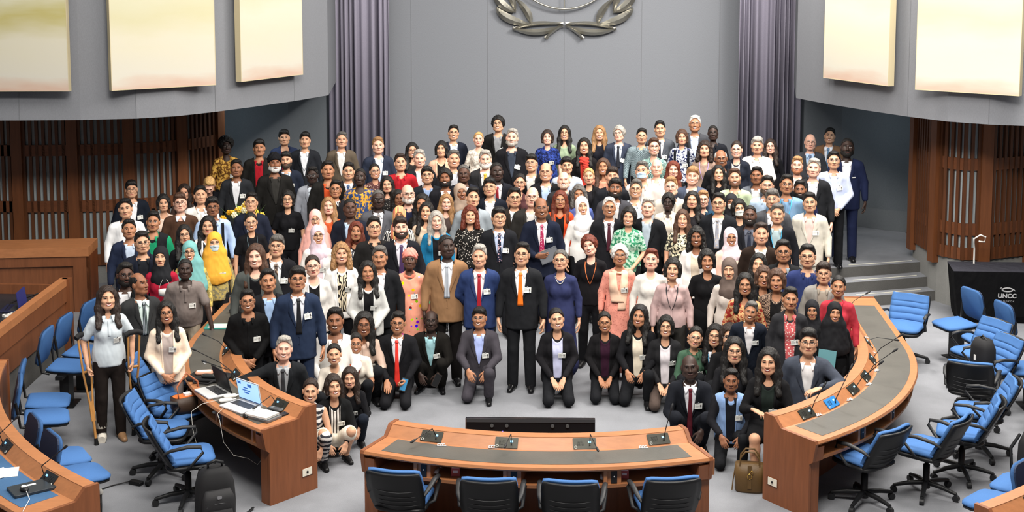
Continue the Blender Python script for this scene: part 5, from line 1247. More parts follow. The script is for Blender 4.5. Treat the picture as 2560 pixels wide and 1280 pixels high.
def person(X, Y, Z, h, sx, sk_, hst, hcol, top, fl, lab):
    fd = dict(t.split('=') if '=' in t else (t, True) for t in fl.split()); rnd = random.Random(lab)
    G = lambda k, d=None: fd.get(k, d)
    pose = G('pose') or ({'clasp': 'clasp', 'cross': 'cross', 'back': 'back'}.get(G('arms')) or ('hold' if G('arm') else 'stand'))
    if pose == 'kneel2' and 'b' in fd and sx == 'm' or lab.find('phone') > 0: pose = 'kneel2o'
    hv = 'heavy' in fd; lean = float(G('lean', 0)); smile = 's' in fd; wide = rnd.choice((0, 1, 1, 2)) if sk_ > 3 or sk_ < 3 else rnd.choice((0, 1))
    tk, tc = top.split()[0], top.split()[1:]
    fine = tk in 'PUWN' or POSES[pose][0] != 'stand' or 'fy' in fd
    Vb, Vh, Q, T, sl, sk = body_template(pose, sx, hv, lean, smile, wide, fine)
    F, A, L = sk; leanT = POSES[pose][2] + lean
    yaw = math.atan2(X - .44, Y) * -1 + R(float(G('yaw', 0)) + rnd.uniform(-7, 7))   # towards the camera
    hy, hp, hr = float(G('hy', rnd.uniform(-6, 6))), float(G('hp', rnd.uniform(4, 11))) + leanT * .9, float(G('hr', rnd.uniform(-4, 4)))
    HS = np.array([1.075 + rnd.uniform(-.04, .045), 1.06, 1.075 + rnd.uniform(-.02, .02)])
    Rh = rotz(R(hy)) @ rotx(R(-hp)) @ roty(R(hr))
    def headw(V, a=1.455, b=1.51):
        w_ = sst(a, b, V[:, 2])[:, None]; q = V + w_ * (((V - PIV) * HS) @ Rh.T + PIV - [0, 0, .012] - V); return (q - [0, 0, .93]) @ F[0].T + F[1]
    Hd = headw(Vh); V = np.concatenate([Vb, Hd])
    tp = Hd[np.argmax(Hd[:len(HEAD[sx][0]), 2])]; extra = {'no': 0, 'bf': .004, 'bz': .005, 'none': .022, 'af': .035, 'cu': .02, 'cl': .02}.get(hst, .014)
    s = h / (tp[2] + extra)
    tp2 = headw(np.array([[0, .03, 1.72]]))[0]
    me = np_mesh('person', V, Q, T, np.concatenate([sl, np.zeros(len(T), int)])); hc = HAIRC.get(hcol, '171514')
    for m in (mat(SKIN[sk_], .55, 'skin', spec=.35), mat('cfc8c0', .4), mat('16100d', .35), mat(hc if hcol not in 'wy' else ('a8a29a' if hcol == 'w' else '8a6a44'), .8), mat(LIP[sk_] if sx == 'm' or sk_ > 5 else {1: 'b8504c', 2: 'a84848', 3: 'b04a48', 4: '963c38', 5: '7c3530'}[sk_], .5), mat('e9e4da', .4)): me.materials.append(m)
    o = bpy.data.objects.new('person', me); COL.objects.link(o)
    off = np.array([tp2[0], tp2[1], 0]) * s; off = rotz(yaw) @ off
    o.location = (X - off[0], Y - off[1], Z); o.rotation_euler = (0, 0, yaw); o.scale = (s,) * 3
    tag(o, lab, 'person', 'people posing for the group photograph')
    FM = Matrix.Translation(Vector(F[1])) @ Matrix([list(r) for r in F[0]]).to_4x4() @ Matrix.Translation((0, 0, -.93))
    HM = FM @ Matrix.Translation(Vector(PIV) - Vector((0, 0, .012))) @ Matrix([list(r) for r in Rh]).to_4x4() @ Matrix.Diagonal((HS[0], HS[1], HS[2], 1)) @ Matrix.Translation(-Vector(PIV))
    TF = lambda V_: V_ @ F[0].T + F[1]
    # --- head wear and hair
    if hst not in ('no', 'none'): obj_m('hair', hair(hst, sx), mat(hc, .55, 'hair', spec=.3), o, HM)
    if G('beard'): obj_m('beard', BRM, mat(G('beard'), .7, 'hair'), o, HM)
    if G('mous'): new_m('moustache', *(lambda v, q: (headw(v), q))(*patch(*hstrip(-.026, .026, lambda t: 1.546 - .004 * abs(2 * t - 1), lambda t: 1.556 - .006 * abs(2 * t - 1)), HEAD[sx][2], .006)), mat(G('mous'), .7, 'hair'), o)
    for kk, stl in (('hijab', 'short'), ('hijabL', 'long')):
        if G(kk): v, q = scarf_head(stl); new_m('headscarf', headw(v, 1.43, 1.53), q, mat(G(kk), .8, 'cloth', ('s', 'd0465a') if G(kk) == 'e5c479' else None, spec=.2), o)
    if G('turban'): obj_m('turban', WRAPM['turban'], cloth(G('turban')), o, HM)
    if G('wrap'): obj_m('headwrap', WRAPM['wrap'], cloth(G('wrap')), o, HM)
    if 'g' in fd: obj_m('glasses', GLM, mat(rnd.choice(('1a1a1c', '1a1a1c', '3a3030', '6a6a6c')), .3), o, HM)
    if G('mask'):
        v, q = patch(*hstrip(-.058, .058, lambda t: 1.508 + .012 * (2 * t - 1) ** 2, lambda t: 1.583 - .012 * (2 * t - 1) ** 2, 13, 7), HEAD[sx][2], .012, .012)
        b = MB()
        for s_ in (-1, 1):
            for z0, z1 in ((1.575, 1.605), (1.520, 1.575)): b.tube([Vector(headw(np.array([p]))[0]) for p in ((s_ * .056, -.062, z0), (s_ * .072, -.03, (z0 + z1) / 2), (s_ * .083, .008, z1))], .0012, 4)
        m_ = new_m('face_mask', headw(v), q, mat(G('mask'), .8, 'cloth'), o); b.build('ear_loop', WHITE, m_)
    # --- clothes
    kd = KIND[tk]; g = GAR[kd][0]
    if G('sleeve'): kd = 'vest'
    if lab.find('utility') > 0 or lab.find('black vest') > 0: kd = 'jacket' if 'utility' in lab else 'vest'
    gk = (kd, pose, sx, hv, lean)
    gv, gq, _ = garment(*gk); S = surf(sx, hv, g)
    nm = PARTN[tk]
    def P_(xz, off, th=.008, SS=None): v, q = patch(xz[0], xz[1], SS or S, off, th); return TF(v), q
    col = cloth(tc[0])
    if tk in 'JO':
        zb = .105 if tk == 'J' else -.05; lap = []
        for s_ in (-1, 1):
            wv = lerp_pts(.006, .026, .046, .062, .066) if tk == 'J' else lerp_pts(.045, .055, .062, .066)
            ow = lerp_pts((0, .0), (.25, .020), (.55, .050), (.66, .058), (.70, .040), (.86, .042), (1, .022)) if tk == 'J' else lerp_pts((0, .012), (.5, .018), (.8, .024), (1, .02))
            a_, b_ = (lambda t: wv(t)), (lambda t, wv=wv, ow=ow: wv(t) + ow(t))
            zt_ = .475
            lap.append(P_(strip(zb, zt_, (lambda t, s_=s_: s_ * (a_(t) if s_ > 0 else b_(t))), (lambda t, s_=s_: s_ * (b_(t) if s_ > 0 else a_(t))), 20, 4), .011, .014))
        if tk == 'J':
            for zz in (.075, -.01): lap.append(P_(strip(zz - .008, zz + .008, lambda t: -.002 - .008 * math.sin(math.pi * t), lambda t: -.002 + .008 * math.sin(math.pi * t), 6, 4), .005, .006))
            lap.append(P_(strip(-.15, zb, lambda t: .002, lambda t: .012, 10, 2), .004, .006))
        jv, jq = join([(gv, gq)] + lap); new_m(nm if 'cardigan' not in lab else 'cardigan', jv, jq, col, o)
        ic = tc[1] if len(tc) > 1 else 'dddddd'
        if tk == 'J':
            sh = [P_(strip(zb, .488 if len(tc) > 2 else .466, lambda t: -lerp_pts(.010, .028, .048, .062, .062)(t), lambda t: lerp_pts(.010, .028, .048, .062, .062)(t), 20, 9), .003)]
        else:
            sh = [P_((lambda XZ: (XZ[0], XZ[1] - np.clip((XZ[1] - .36) / .10, 0, 1) * (.055 - 14 * XZ[0] ** 2).clip(0, 1)))(strip(zb, .462, lambda t: -lerp_pts(.050, .058, .066, .066)(t), lambda t: lerp_pts(.050, .058, .066, .066)(t), 18, 11)), .003)]
        if tk == 'J' or 'shirt' in lab and 't-shirt' not in lab: sh += collar(P_, S, F, bool(len(tc) > 2))
        new_m('shirt' if tk == 'J' else 'inner_top', *join(sh), cloth(ic), o)
        if len(tc) > 2:
            bw = .165 if tk == 'J' else 0
            tie = [P_(strip(zb - (.22 if 'kneeling with a phone' in lab or 'burgundy' in lab or 'shiny' in lab else 0), .460, lambda t: -lerp_pts((0, .034), (.9, .017), (1, .019))(t), lambda t: lerp_pts((0, .034), (.9, .017), (1, .019))(t), 14, 5), .014, .010), P_(strip(.448, .482, lambda t: -.015 - .008 * t, lambda t: .015 + .008 * t, 4, 5), .019, .012)]
            new_m('tie', *join(tie), mat(tc[2], .45, 'cloth', ('d', 'd7b0b8') if 'magenta' in lab or 'dotted' in lab else ('s', '8d939c') if 'striped' in lab else ('d', 'b9a58c') if 'patterned' in lab else None), o)
    else:
        parts = [(gv, gq)]
        if tk in 'SP': parts += collar(P_, S, F, False); parts.append(P_(strip(-.03 if tk == 'S' else .27, .44, lambda t: -.014, lambda t: .014, 14, 3), .003))
        new_m(nm if 'kurta' not in lab else 'kurta', *join(parts), col, o)
        if G('collar'): new_m('collar', *join(collar(P_, S, F, True)), cloth(G('collar')), o)
    if G('sleeve'):
        v, q, _ = garment('shirt', pose, sx, hv, lean); new_m('shirt', v, q, cloth(G('sleeve')), o)
    if kd == 'vest' and not G('sleeve'):
        v, q, _ = garment('short', pose, sx, hv, lean); new_m('t_shirt', v, q, cloth(tc[1]), o)
    # --- legs
    bot = G('bot', tc[0].split('~')[0] if tk == 'J' else '202125')
    if tk != 'D' and 'dress' not in fd: obj_m('trousers' if 'skirt' not in fd else 'skirt', legwear('pants' if 'skirt' not in fd else 'skirt', pose, sx, hv, lean), cloth(bot), o)
    elif tk != 'D': obj_m('skirt', legwear('skirt' if POSES[pose][0] == 'stand' else 'pants', pose, sx, hv, lean), cloth(tc[0]), o)
    for i, l in enumerate(L):
        if 'bare' in fd and i == 1: continue
        d = Vector(l[3]).normalized(); a = Vector(l[2]); yax = -d; zax = Vector((0, 0, 1)) if d.z == 0 else Vector((0, -.45, -.9))
        xax = yax.cross(zax).normalized(); zax = xax.cross(yax).normalized()
        Mx = Matrix(((xax.x, yax.x, zax.x, a.x), (xax.y, yax.y, zax.y, a.y), (xax.z, yax.z, zax.z, a.z), (0, 0, 0, 1))) @ Matrix.Translation((0, 0, -.085 if d.z == 0 else -.06))
        obj_m('shoe', SHOE, mat('121214' if 'bare' not in fd else '8a6a4c', .25 if sx == 'm' else .4), o, Mx)
    # --- accessories
    if 'b' in fd and fd['b'] is True or 'lanb' in fd:
        bx, bz = (.088 + rnd.uniform(-.01, .012), .25 + rnd.uniform(-.03, .04)) if sx == 'm' else (.07 + rnd.uniform(-.02, .02), .23 + rnd.uniform(-.04, .04))
        if G('lan') or 'lanb' in fd: bx, bz = .02, .17
        y = float(S(bx, bz)) - .022; sl_ = float(S(bx + .03, bz) - S(bx - .03, bz)) / .06; tl = float(S(bx, bz + .03) - S(bx, bz - .03)) / .06
        Mb = Matrix.Translation(Vector(F[1])) @ Matrix([list(r) for r in F[0]]).to_4x4() @ Matrix.Translation((bx, y, bz)) @ Matrix.Rotation(math.atan(sl_) * .8, 4, 'Z') @ Matrix.Rotation(-math.atan(tl) * .8, 4, 'X') @ Matrix.Rotation(R(rnd.uniform(-9, 9) + (25 if 'tilted' in lab else 0)), 4, 'Y')
        ob = bpy.data.objects.new('name_badge', BDM); link(ob, o, Mb)
    if G('lan'):
        b = MB()
        for s_ in (-1, 1): b.tube([Vector(TF(np.array([[x, float(S(x, z)) - .011, z]]))[0]) for x, z in ((s_ * .068, .47), (s_ * .07, .42), (s_ * .055, .34), (s_ * .03, .25), (s_ * .004, .19))], .0065, 6, flat=.5)
        b.build('lanyard', mat(G('lan'), .6), o)
    if G('necklace'):
        b = MB()
        for k in range(19):
            t = k / 18 * 2 - 1; x = t * .062; z = .40 + .075 * t * t; b.ball(TF(np.array([[x, float(S(x, z)) - .008, z]]))[0], .006, 0, 6)
        b.build('pearl_necklace', mat(G('necklace'), .25), o)
    if G('strap'):
        if 'bending' in lab: new_m('bag_strap', *P_(strip(-.05, .45, lambda t: lerp_pts(.12, .06)(t), lambda t: lerp_pts(.145, .085)(t), 14, 3), .012), mat(G('strap'), .6), o)
        else: new_m('backpack_straps', *join([P_(strip(.06, .455, lambda t, s_=s_: s_ * .115 - .02, lambda t, s_=s_: s_ * .115 + .02, 14, 4), .014) for s_ in (-1, 1)]), cloth(G('strap')), o)
    if G('scarf') or G('shawl') or G('neckwrap'):
        c_ = G('scarf') or G('shawl') or G('neckwrap'); f = Field((-.2, -.2, .12), (.2, .17, .6), .011)
        if G('scarf'): f.prim(('e', (0, .0, .475), (.105, .10, .05)), .02); f.prim(('e', (0, -.03, .43), (.10, .10, .045)), .02); f.prim(('c', (.02, -.14, .42), (.03, -.155, .2), .05, .045, .5), .03)
        else: f.prim(('e', (0, .02, .46), (.13, .09, .045)), .02)
        X_ = f.P((slice(None),) * 3); f.d = f.d + .004 * np.sin(X_[..., 2] * 160 + X_[..., 0] * 50); f.d = np.maximum(f.d, -(((X_[..., 0] / .058) ** 2 + ((X_[..., 1] - .01) / .062) ** 2) ** .5 - 1) * .05)
        v, q = f.mesh(); pr = [(TF(v), q)]
        if G('shawl'):
            pr.append(P_(strip(.0, .47, lambda t: lerp_pts(-.02, .0, .03)(t), lambda t: lerp_pts(.08, .105, .11)(t), 16, 5), .02, .02)); pr.append(P_(strip(.1, .47, lambda t: lerp_pts(-.10, -.13, -.13)(t), lambda t: lerp_pts(.06, -.02, -.04)(t), 16, 5), .026, .02))
        new_m('shawl' if G('shawl') else 'scarf', *join(pr), cloth(c_), o)
    if 'pocket square' in lab: new_m('pocket_square', *P_(strip(.262, .276, lambda t: .08, lambda t: .125, 3, 5), .014), WHITE, o)
    return o, F, s
def collar(P_, S, F, closed):
    b = []; n = 20; a0 = .35 if not closed else .12
    an = np.linspace(a0, 2 * math.pi - a0, n) - math.pi / 2; r0, r1 = .067, .060
    V = []
    for k, (z, r, y) in enumerate(((.440, .082, .010), (.500, .069, .012), (.502, .063, .012), (.445, .068, .012))):
        for a in an: V.append((r * math.cos(a), y + r * 1.0 * math.sin(a), z - (.010 if closed else .022) * max(0, -math.sin(a))))
    V = np.array(V); Q = np.array([(k * n + i, k * n + i + 1, (k + 1) % 4 * n + i + 1, (k + 1) % 4 * n + i) for k in range(4) for i in range(n - 1)])
    b.append((V @ F[0].T + F[1], Q))
    for s_ in (-1, 1):
        xi = (lambda t, s_=s_: s_ * lerp_pts(.047, .008 if closed else .030)(t)); xo = (lambda t, s_=s_: s_ * lerp_pts(.055, .072)(t))
        b.append(P_(strip(.425, .490, xi if s_ > 0 else xo, xo if s_ > 0 else xi, 5, 4), .019, .014))
    return b
PEOPLE = {}
def crowd():
    for i, row in enumerate(TABLE):
        key, X, Y, Z, h, sx, sk_, hst, hcol, top, fl, lab = row.split('|')
        PEOPLE[key] = person(float(X), float(Y), float(Z), float(h), sx, int(sk_), hst, hcol or 'k', top, fl, lab)

# ------------------------------------------------------------------ the people: key|x|y|floor z|height|sex|skin|hair|hair colour|clothes|details|label
TABLE = '''
A1|-6.24|18.77|0.00|1.727|m|3|sp|k|J 1d2330 e9e9ec|g b|person in glasses and navy jacket with badge, leftmost in the crowd before the slatted wall
A2|-5.81|17.31|0.00|1.723|m|3|sh|k|S ededee||person in plain white long sleeved shirt in front of the leftmost navy jacket
A3|-5.60|18.26|0.00|1.612|f|3|bo|k|T d8c0b0||person in pale pink top at far left, left of the brown sweater
A4|-5.20|17.74|0.00|1.732|m|1|sp|b|T 4c3529|g collar=d5deea|person in brown sweater over pale blue collar and dark framed glasses
A5|-5.56|19.14|0.00|1.613|f|2|lw|d|T 4a3a35||person in dark brown top half hidden behind the brown sweater wearer
A6|-5.08|18.30|0.00|1.737|m|3|sh|k|S e6e3de||person in plain white shirt beside the bent person with the orange strap
A7|-5.13|18.98|0.15|1.596|f|1|sh|y|O 1b1c22 17181c|hp=-38 lean=22 strap=d2612a|person in black jacket bending down with an orange bag strap
A8|-4.66|17.44|0.00|1.735|m|5|sp|k|S a9bfe0|g strap=202226|person in light blue shirt with black backpack strap and glasses at left
A9|-5.22|20.20|0.45|1.746|f|7|af|k|T d6a850~f~6a4420|g b|person in yellow and brown patterned top, leftmost of the back row
A10|-4.77|19.15|0.30|1.685|m|5|sh|k|J 34363c dcdde2|b|person in dark grey suit and open white shirt beside the yellow patterned top
A11|-4.49|16.70|0.00|1.616|f|3|lo|k|O e9e7e4 2a2a2e||person in white blazer behind the yellow headscarf and left of it
A12|-5.17|16.57|0.00|1.698|m|4|sh|k|O 24262a 1d8a60|b heavy|person in black vest over a green shirt with a badge
A13|-4.64|16.14|0.00|1.610|f|3|lo|k|T 1c1c20|g|person in black top and round glasses behind the teal headscarf
A14|-5.41|16.30|0.00|1.642|m|4|sh|k|J 232b40 b9c6d8||person in navy suit and pale blue shirt under the white shirt at far left
A15|-4.86|15.18|0.00|1.725|m|3|sh|k|J 222737 2a2c33|g|person in dark navy jacket, dark shirt and glasses left of the black headscarf
A16|-4.55|14.95|0.00|1.604|f|3|none|k|T 9c1d33|hijab=191a1e|person in black headscarf with dark red sleeves
A17|-4.29|15.22|0.00|1.612|f|3|none|k|T 8a7d4e~f~c8b060|g hijabL=6fa5a3 s|person in teal headscarf and glasses with yellow batik sleeves
A18|-4.14|15.75|0.00|1.611|f|3|none|k|T 76705a~f~a8965a|hijabL=e0a33a mask=c3d3dd b|person in yellow headscarf and pale blue face mask
A19|-4.20|17.81|0.00|1.735|m|3|sh|k|J 272c3e c9ccd6|g|person in navy suit and glasses standing right of the yellow flowers
A20|-4.02|17.00|0.00|1.610|f|3|bu|k|W 1b1b1f|g s lan=3a4a50|person in black short sleeved top with lanyard and glasses, below the flowers
B1|-4.63|19.97|0.45|1.731|m|4|sp|k|O 2a2826 9c1b26||person in black utility jacket over a red shirt in the back row
B2|-4.52|21.16|0.45|1.729|m|3|sp|k|O 2b3550 a8262e||person in navy blazer with red polo collar, tallest at back left
B3|-4.11|20.91|0.45|1.726|m|3|sp|k|J 2a2c33 e2e4ea|lan=555a60|person in dark jacket, open white shirt and cord, right of the red collar
B4|-3.52|20.97|0.45|1.722|m|2|sh|s|J 5a5044 d6d4d2||person in olive brown blazer and striped white shirt before the left curtain
B5|-4.14|18.91|0.30|1.828|m|5|none|k|J 242322 3b3a38|turban=1c1c20 beard=c9c7c4|person in black turban and black jacket at the left back
B6|-4.04|19.21|0.45|1.654|m|2|sp|k|J 272e3e b4c6dc|b beard=3a3028 bt|person in navy jacket and light blue shirt beside the black turban
B7|-3.58|18.93|0.30|1.623|m|7|sh|k|J 9a9ea8 c7d0da 1f2738|g b|person in light grey suit with navy tie
B8|-3.31|18.69|0.30|1.750|m|4|sh|k|O 2a2827 c8512c||person in orange shirt and dark jacket behind the light grey suit
B9|-3.04|18.91|0.30|1.697|m|3|sh|k|J 262a36 e2e5ec 2b4a78|s|person in white shirt and navy blue tie left of the African print shirt
B10|-2.81|18.59|0.30|1.660|m|7|bz|k|U d29a35~f~2c4470||person in bright yellow and blue African print shirt
B11|-3.13|18.39|0.15|1.673|m|4|sh|k|S 25252a|g collar=dedede|person in black top with white collar and thick black glasses
B12|-3.87|18.55|0.00|1.635|f|3|bo|k|W 1c1b1f|g b s|person in plain black blouse with badge, left centre, above the pink headscarf
B13|-3.18|18.07|0.00|1.631|f|1|lo|l|T b8502c||person in rust orange top behind the pink headscarf
B14|-2.76|17.41|0.00|1.733|m|6|bz|k|J 232838 a9bcd4|hy=12|person in navy suit and blue shirt, head turned right, beside the orange top
B15|-3.21|17.30|0.00|1.607|f|3|none|k|T e0a395|hijabL=eab0a6 g s|person in salmon pink headscarf and black glasses
B16|-2.97|16.27|0.00|1.605|f|3|none|k|O e3e0dc cbb9c0|hijab=cdb9c4 g s b|person in lavender headscarf and white jacket
B17|-2.51|16.52|0.00|1.601|f|4|lw|r|O 1f1b1e d8d5d2~p~4a4a50|b|person in black jacket over a zebra print blouse, right of the lavender headscarf
B19|-3.31|14.52|0.00|1.732|m|1|lo|b|O 4a4e4c 17171a|s|person in grey green blazer over a black printed t-shirt
B20|-3.19|15.08|0.00|1.727|m|3|sp|s|J 1f2024 e6e7ea 4a3a35|g b|person in black suit with patterned brown tie and glasses, left side
B21|-2.47|15.24|0.00|1.607|f|2|cl|l|O eceae7 cfc2a8~p~1d1a1a|s b|person in white blazer over black and beige swirl print top
C1|-2.84|20.32|0.45|1.730|m|1|sh|l|J 2a3040 c6d3e0|b|person in navy jacket with badge, before the right edge of the left curtain
C2|-2.33|20.55|0.45|1.614|f|2|lo|k|T 35302f|g s|person in dark jacket and thin glasses between the badged navy jacket and peach jacket
C3|-2.04|19.16|0.45|1.707|m|1|sh|g|J 2f3036 e1e2e6|s|person in dark suit and white shirt right of the red polo shirt
C4|-2.29|18.90|0.45|1.683|m|2|sh|d|P a32028|s|person in red polo shirt
C5|-2.70|19.10|0.45|1.502|f|2|bu|k|N 5b3a3a~d~c8b0a0|g s|person in patterned sleeveless top and glasses left of the red polo shirt
C6|-1.68|20.70|0.72|1.610|m|3|sh|k|J 252a38 c3ccde|g s|person in navy jacket and pale blue shirt, tall in back row, with glasses
C7|-1.84|20.42|0.45|1.661|f|3|bo|k|O dfb096 1b1a1c|s|person in peach jacket over a black top
C8|-1.51|18.99|0.45|1.730|m|2|sh|s|J 35353a d5d7df|s|person in dark suit right under the peach jacket
C9|-1.27|20.55|0.72|1.523|f|1|bu|y|T d9d3c9~f~b0a79c||person in cream floral blouse in the back row
C10|-1.00|21.07|0.72|1.724|m|3|cu|k|J 232222 86888c|g s b|person in black jacket and grey shirt, tallest in the whole crowd
C11|-0.73|20.54|0.45|1.850|m|1|sh|g|J 1f2024 343a46|b beard=a59e96 heavy|person in black jacket and dark shirt with tilted badge, back row below the tallest person
C12|-1.05|19.02|0.45|1.729|m|1|sh|g|J 3b3b3e e8e6e6 d0a62c|s heavy beard=d8cfc6|person in grey suit with a bright yellow tie
C13|-0.86|18.61|0.30|1.756|m|7|bz|k|J 23262f e6e6ea 8d1c26||person in dark suit with dark red tie and white shirt, centre back
C14|-1.87|18.70|0.30|1.681|m|3|sp|k|J 2a2d35 94a9cc|g s|person in dark suit, blue shirt and glasses directly below and left of the peach jacket
C15|-1.58|18.47|0.30|1.691|m|5|cu|k|J 26262c dedede|beard=151314 s|person in dark jacket over open white shirt, left of the taupe headscarf and above it
C16|-1.33|18.65|0.30|1.717|m|6|bz|s|J 2b2e38 d9dbe0|g|person in dark suit and glasses standing directly behind the taupe brown headscarf
C17|-1.36|18.34|0.15|1.656|f|5|none|k|T 6a584c|hijab=a08c7c s|person in taupe brown headscarf in the middle of the crowd
C18|-1.14|17.96|0.00|1.812|m|3|sh|k|J 8f979e 70757c|b|person in light grey denim jacket in the centre
C19|-0.93|18.26|0.15|1.749|m|3|sp|k|J 222734 e3e3e6|g|person in navy jacket and open white shirt right of the grey denim jacket
C20|-0.57|18.04|0.00|1.799|m|3|sh|k|J 3c342e e4e6ea 1d7a4a|g|person in brown suit with green tie
C21|-2.43|18.62|0.30|1.543|f|2|lo|k|W 2f2c2c~d~8a8680||person in dark low necked dress under the red polo shirt
C22|-2.08|18.14|0.00|1.805|m|1|no|w|S 252b44|g s beard=c4b9b0|person in plain navy blue shirt and glasses below the red polo shirt
C23|-2.24|18.35|0.15|1.544|f|5|lo|k|T 1f1f24||person in dark head covering peeping out left of the navy blue shirt
C24|-1.83|17.89|0.00|1.722|f|4|lo|k|T 2a2622||person almost hidden, only eyes showing, just right of the navy blue shirt
C25|-1.52|18.11|0.15|1.536|f|1|lo|l|T 4b3f3c|s|person in dark brown top standing between the beige satin jacket and the grey denim jacket
C26|-2.47|18.00|0.00|1.753|m|7|bz|s|J 55565c d8d8de 6a6a70|g|person in mid grey suit with patterned scarf tie
C27|-2.08|17.40|0.00|1.648|f|4|none|k|U e8e4dc~p~26262a|hijab=e5c479|person in yellow and red striped headscarf
C28|-1.73|17.60|0.00|1.665|f|3|lo|k|T cdb79f|s|person in beige satin jacket left of the teal cardigan
C29|-1.57|17.24|0.00|1.609|f|1|lo|g|O 1f6f98 1b1b20|s b|person in teal blue cardigan over black with a necklace
C30|-1.15|17.63|0.00|1.616|f|3|cl|r|W 2a2827~d~c9c0b6|s b|person in black and white dotted dress between the teal cardigan and the navy dotted tie
C31|-0.72|16.99|0.00|1.724|m|3|sp|k|J 25262b bcc8e4 1c2234|g b s|person in black suit with navy dotted tie and badge, second row centre
C32|-1.89|16.07|0.00|1.762|m|1|sp|d|J 22232a d9d8e2 3f2b50|beard=2b211d s|person in black suit with purple tie and lapel pin
C33|-2.25|16.27|0.00|1.716|m|3|sh|k|S 2b2a2a|g|person in dark jacket and glasses left of the purple tie
C34|-1.63|15.13|0.00|1.569|f|6|none|k|D e0977f~q~2d7f92|wrap=e2897c b heavy neckwrap=c9745f|person in orange pink embroidered dress and pink headwrap
C35|-1.21|15.04|0.00|1.751|m|7|bz|k|J 8c6a4c e6e6ea b8bdc4|tall hy=20 bot=1f1c1b|person in tan brown suit with silver striped tie
C36|-0.79|14.90|0.00|1.680|m|2|sh|g|J 2b3a63 e9dcdc 9c1f2c|b s arms=back|person in bright navy suit with shiny red tie
C37|-1.95|14.90|0.00|1.648|m|4|sh|s|J 232429 e2dfe4||person in black suit and open white shirt behind the pink headwrap
C38|-0.29|14.86|0.00|1.719|m|3|sh|k|J 26272b f0f0f2 ee7420|g b s fy=968|person in black suit with bright orange tie, centre of the front standing row
D1|-0.19|20.55|0.72|1.563|f|1|bo|d|W 2c3f86~f~161d40|b s|person in royal blue patterned blouse in the back row
D2|0.08|20.82|0.72|1.601|f|3|lo|k|T 8a9a80|g s b|person in sage green top in the back row with glasses
D3|0.39|20.54|0.45|1.712|f|2|lo|k|O 211d20 b8382c|scarf=b03a30 s|person in red scarf and black jacket
D4|0.63|20.95|0.72|1.589|f|2|lo|l|V 23232e|s|person in navy v-necked blouse behind the red scarf
D5|0.94|20.73|0.72|1.618|m|1|cu|g|J 343a4a c9d2e0 22242c|g b|person in slate blue suit and dark tie with tilted badge, back row
D6|1.29|20.55|0.72|1.599|m|3|sh|k|S 5a6a70~c~8c9aa0|g|person in grey blue checked shirt and glasses in the back row
D7|-0.36|18.84|0.45|1.703|m|3|sp|k|J 25262a e2dfd8|g s|person in dark jacket and cream shirt with glasses below the blue patterned blouse
D8|-0.15|18.58|0.30|1.767|m|2|bf|d|J 232428 b2c8e4|g s|person in black jacket and sky blue shirt with glasses, below the royal blue blouse
D9|0.13|18.95|0.45|1.649|m|3|sp|k|S c3cede||person in pale blue white shirt left of the red scarf, lower
D10|0.46|18.72|0.45|1.525|f|2|bu|y|O 1f1f23 2c2b30||person in black jacket over dark top below the red scarf, left of the coral blouse
D11|0.67|19.06|0.45|1.614|f|4|lo|b|V d98c74|s|person in coral pink v-neck blouse
D12|0.79|18.51|0.30|1.729|m|2|sp|d|J 2a2b31 3a3b42||person in dark jacket mostly hidden behind another, right below the coral blouse
D13|1.22|18.61|0.30|1.797|m|2|sh|s|S dcd4cf|mask=b7cfe4|person in white shirt and light blue face mask
D14|0.83|18.09|0.15|1.789|m|5|sp|k|J 3b3b40 d7d4d2|beard=1a1614 s|person in dark grey suit and open white shirt, second left of the blue mask
D15|-0.50|18.39|0.30|1.639|f|2|bu|k|N 4a2e30|g s|person in dark sleeveless top and glasses left of the sky blue shirt
D16|0.11|18.41|0.30|1.664|m|1|no|w|J 3a3a3e 4a4a50|s beard=c9a996|person in dark grey suit smiling, just right of the sky blue shirt
D17|-0.30|17.80|0.00|1.848|m|1|no|w|J 3c3937 c8c4c0|g|person in brown grey suit with thin glasses just right of the green tie
D18|0.07|18.05|0.15|1.609|f|4|lo|r|O e2532c 211c1e|g|person in bright orange jacket and purple glasses
D19|0.32|18.24|0.15|1.661|f|4|cl|s|T 5868a8|s|person in blue top smiling right behind the white headscarf
D20|0.36|17.82|0.00|1.730|f|3|none|k|T e4e2de|hijab=e6e4e4 s tall lanb|person in white headscarf and white blouse
D21|-0.18|17.21|0.00|1.811|m|5|bf|k|J 20263a e9e6ea a02a52|g b s tall arm=hold|person in navy suit with magenta tie and a tablet under the arm
D22|0.74|17.66|0.00|1.745|m|4|sh|w|J 25242a e2e0e6 4a1d2a|g s|person in dark suit with maroon tie and glasses, right of the white headscarf
D23|1.01|17.43|0.00|1.661|f|2|bo|k|W 2c7a58~f~a9c9b4|s arms=clasp|person in green and white leaf print blouse
D24|1.13|18.31|0.15|1.737|m|3|sh|s|S c4cdd6|g s|person in pale blue shirt and glasses under the light blue mask
D26|0.45|15.80|0.00|1.616|f|1|cu|r|T 1d1c20|s hr=-14 lan=c46a3a armR=hang|person in black dress with colourful lanyard, head tilted to one side
D27|0.83|15.31|0.00|1.612|f|4|cu|w|D d98f7f~d~c47a6c|g s shawl=dfbba2 b|person in coral pink tunic with a cream shawl over the shoulder
D28|0.14|15.00|0.00|1.610|f|2|bu|s|D 2c3153|g arms=down necklace=e8e4da|person in long indigo brocade coat with pearl necklace
E1|1.58|20.86|0.72|1.684|m|3|sh|k|J 4b4f56 e4e4e8 2a2c34|b|person in grey suit with dark tie, back row right of the checked shirt
E2|1.46|20.27|0.45|1.757|f|1|sh|b|T 3a6a66~c~a9c0b6|g s|person in teal plaid scarf top and glasses
E3|1.92|20.66|0.72|1.571|f|2|bo|b|V 20264a~f~c9cdd8|b strap=1d1f28|person in navy and white floral top with backpack straps
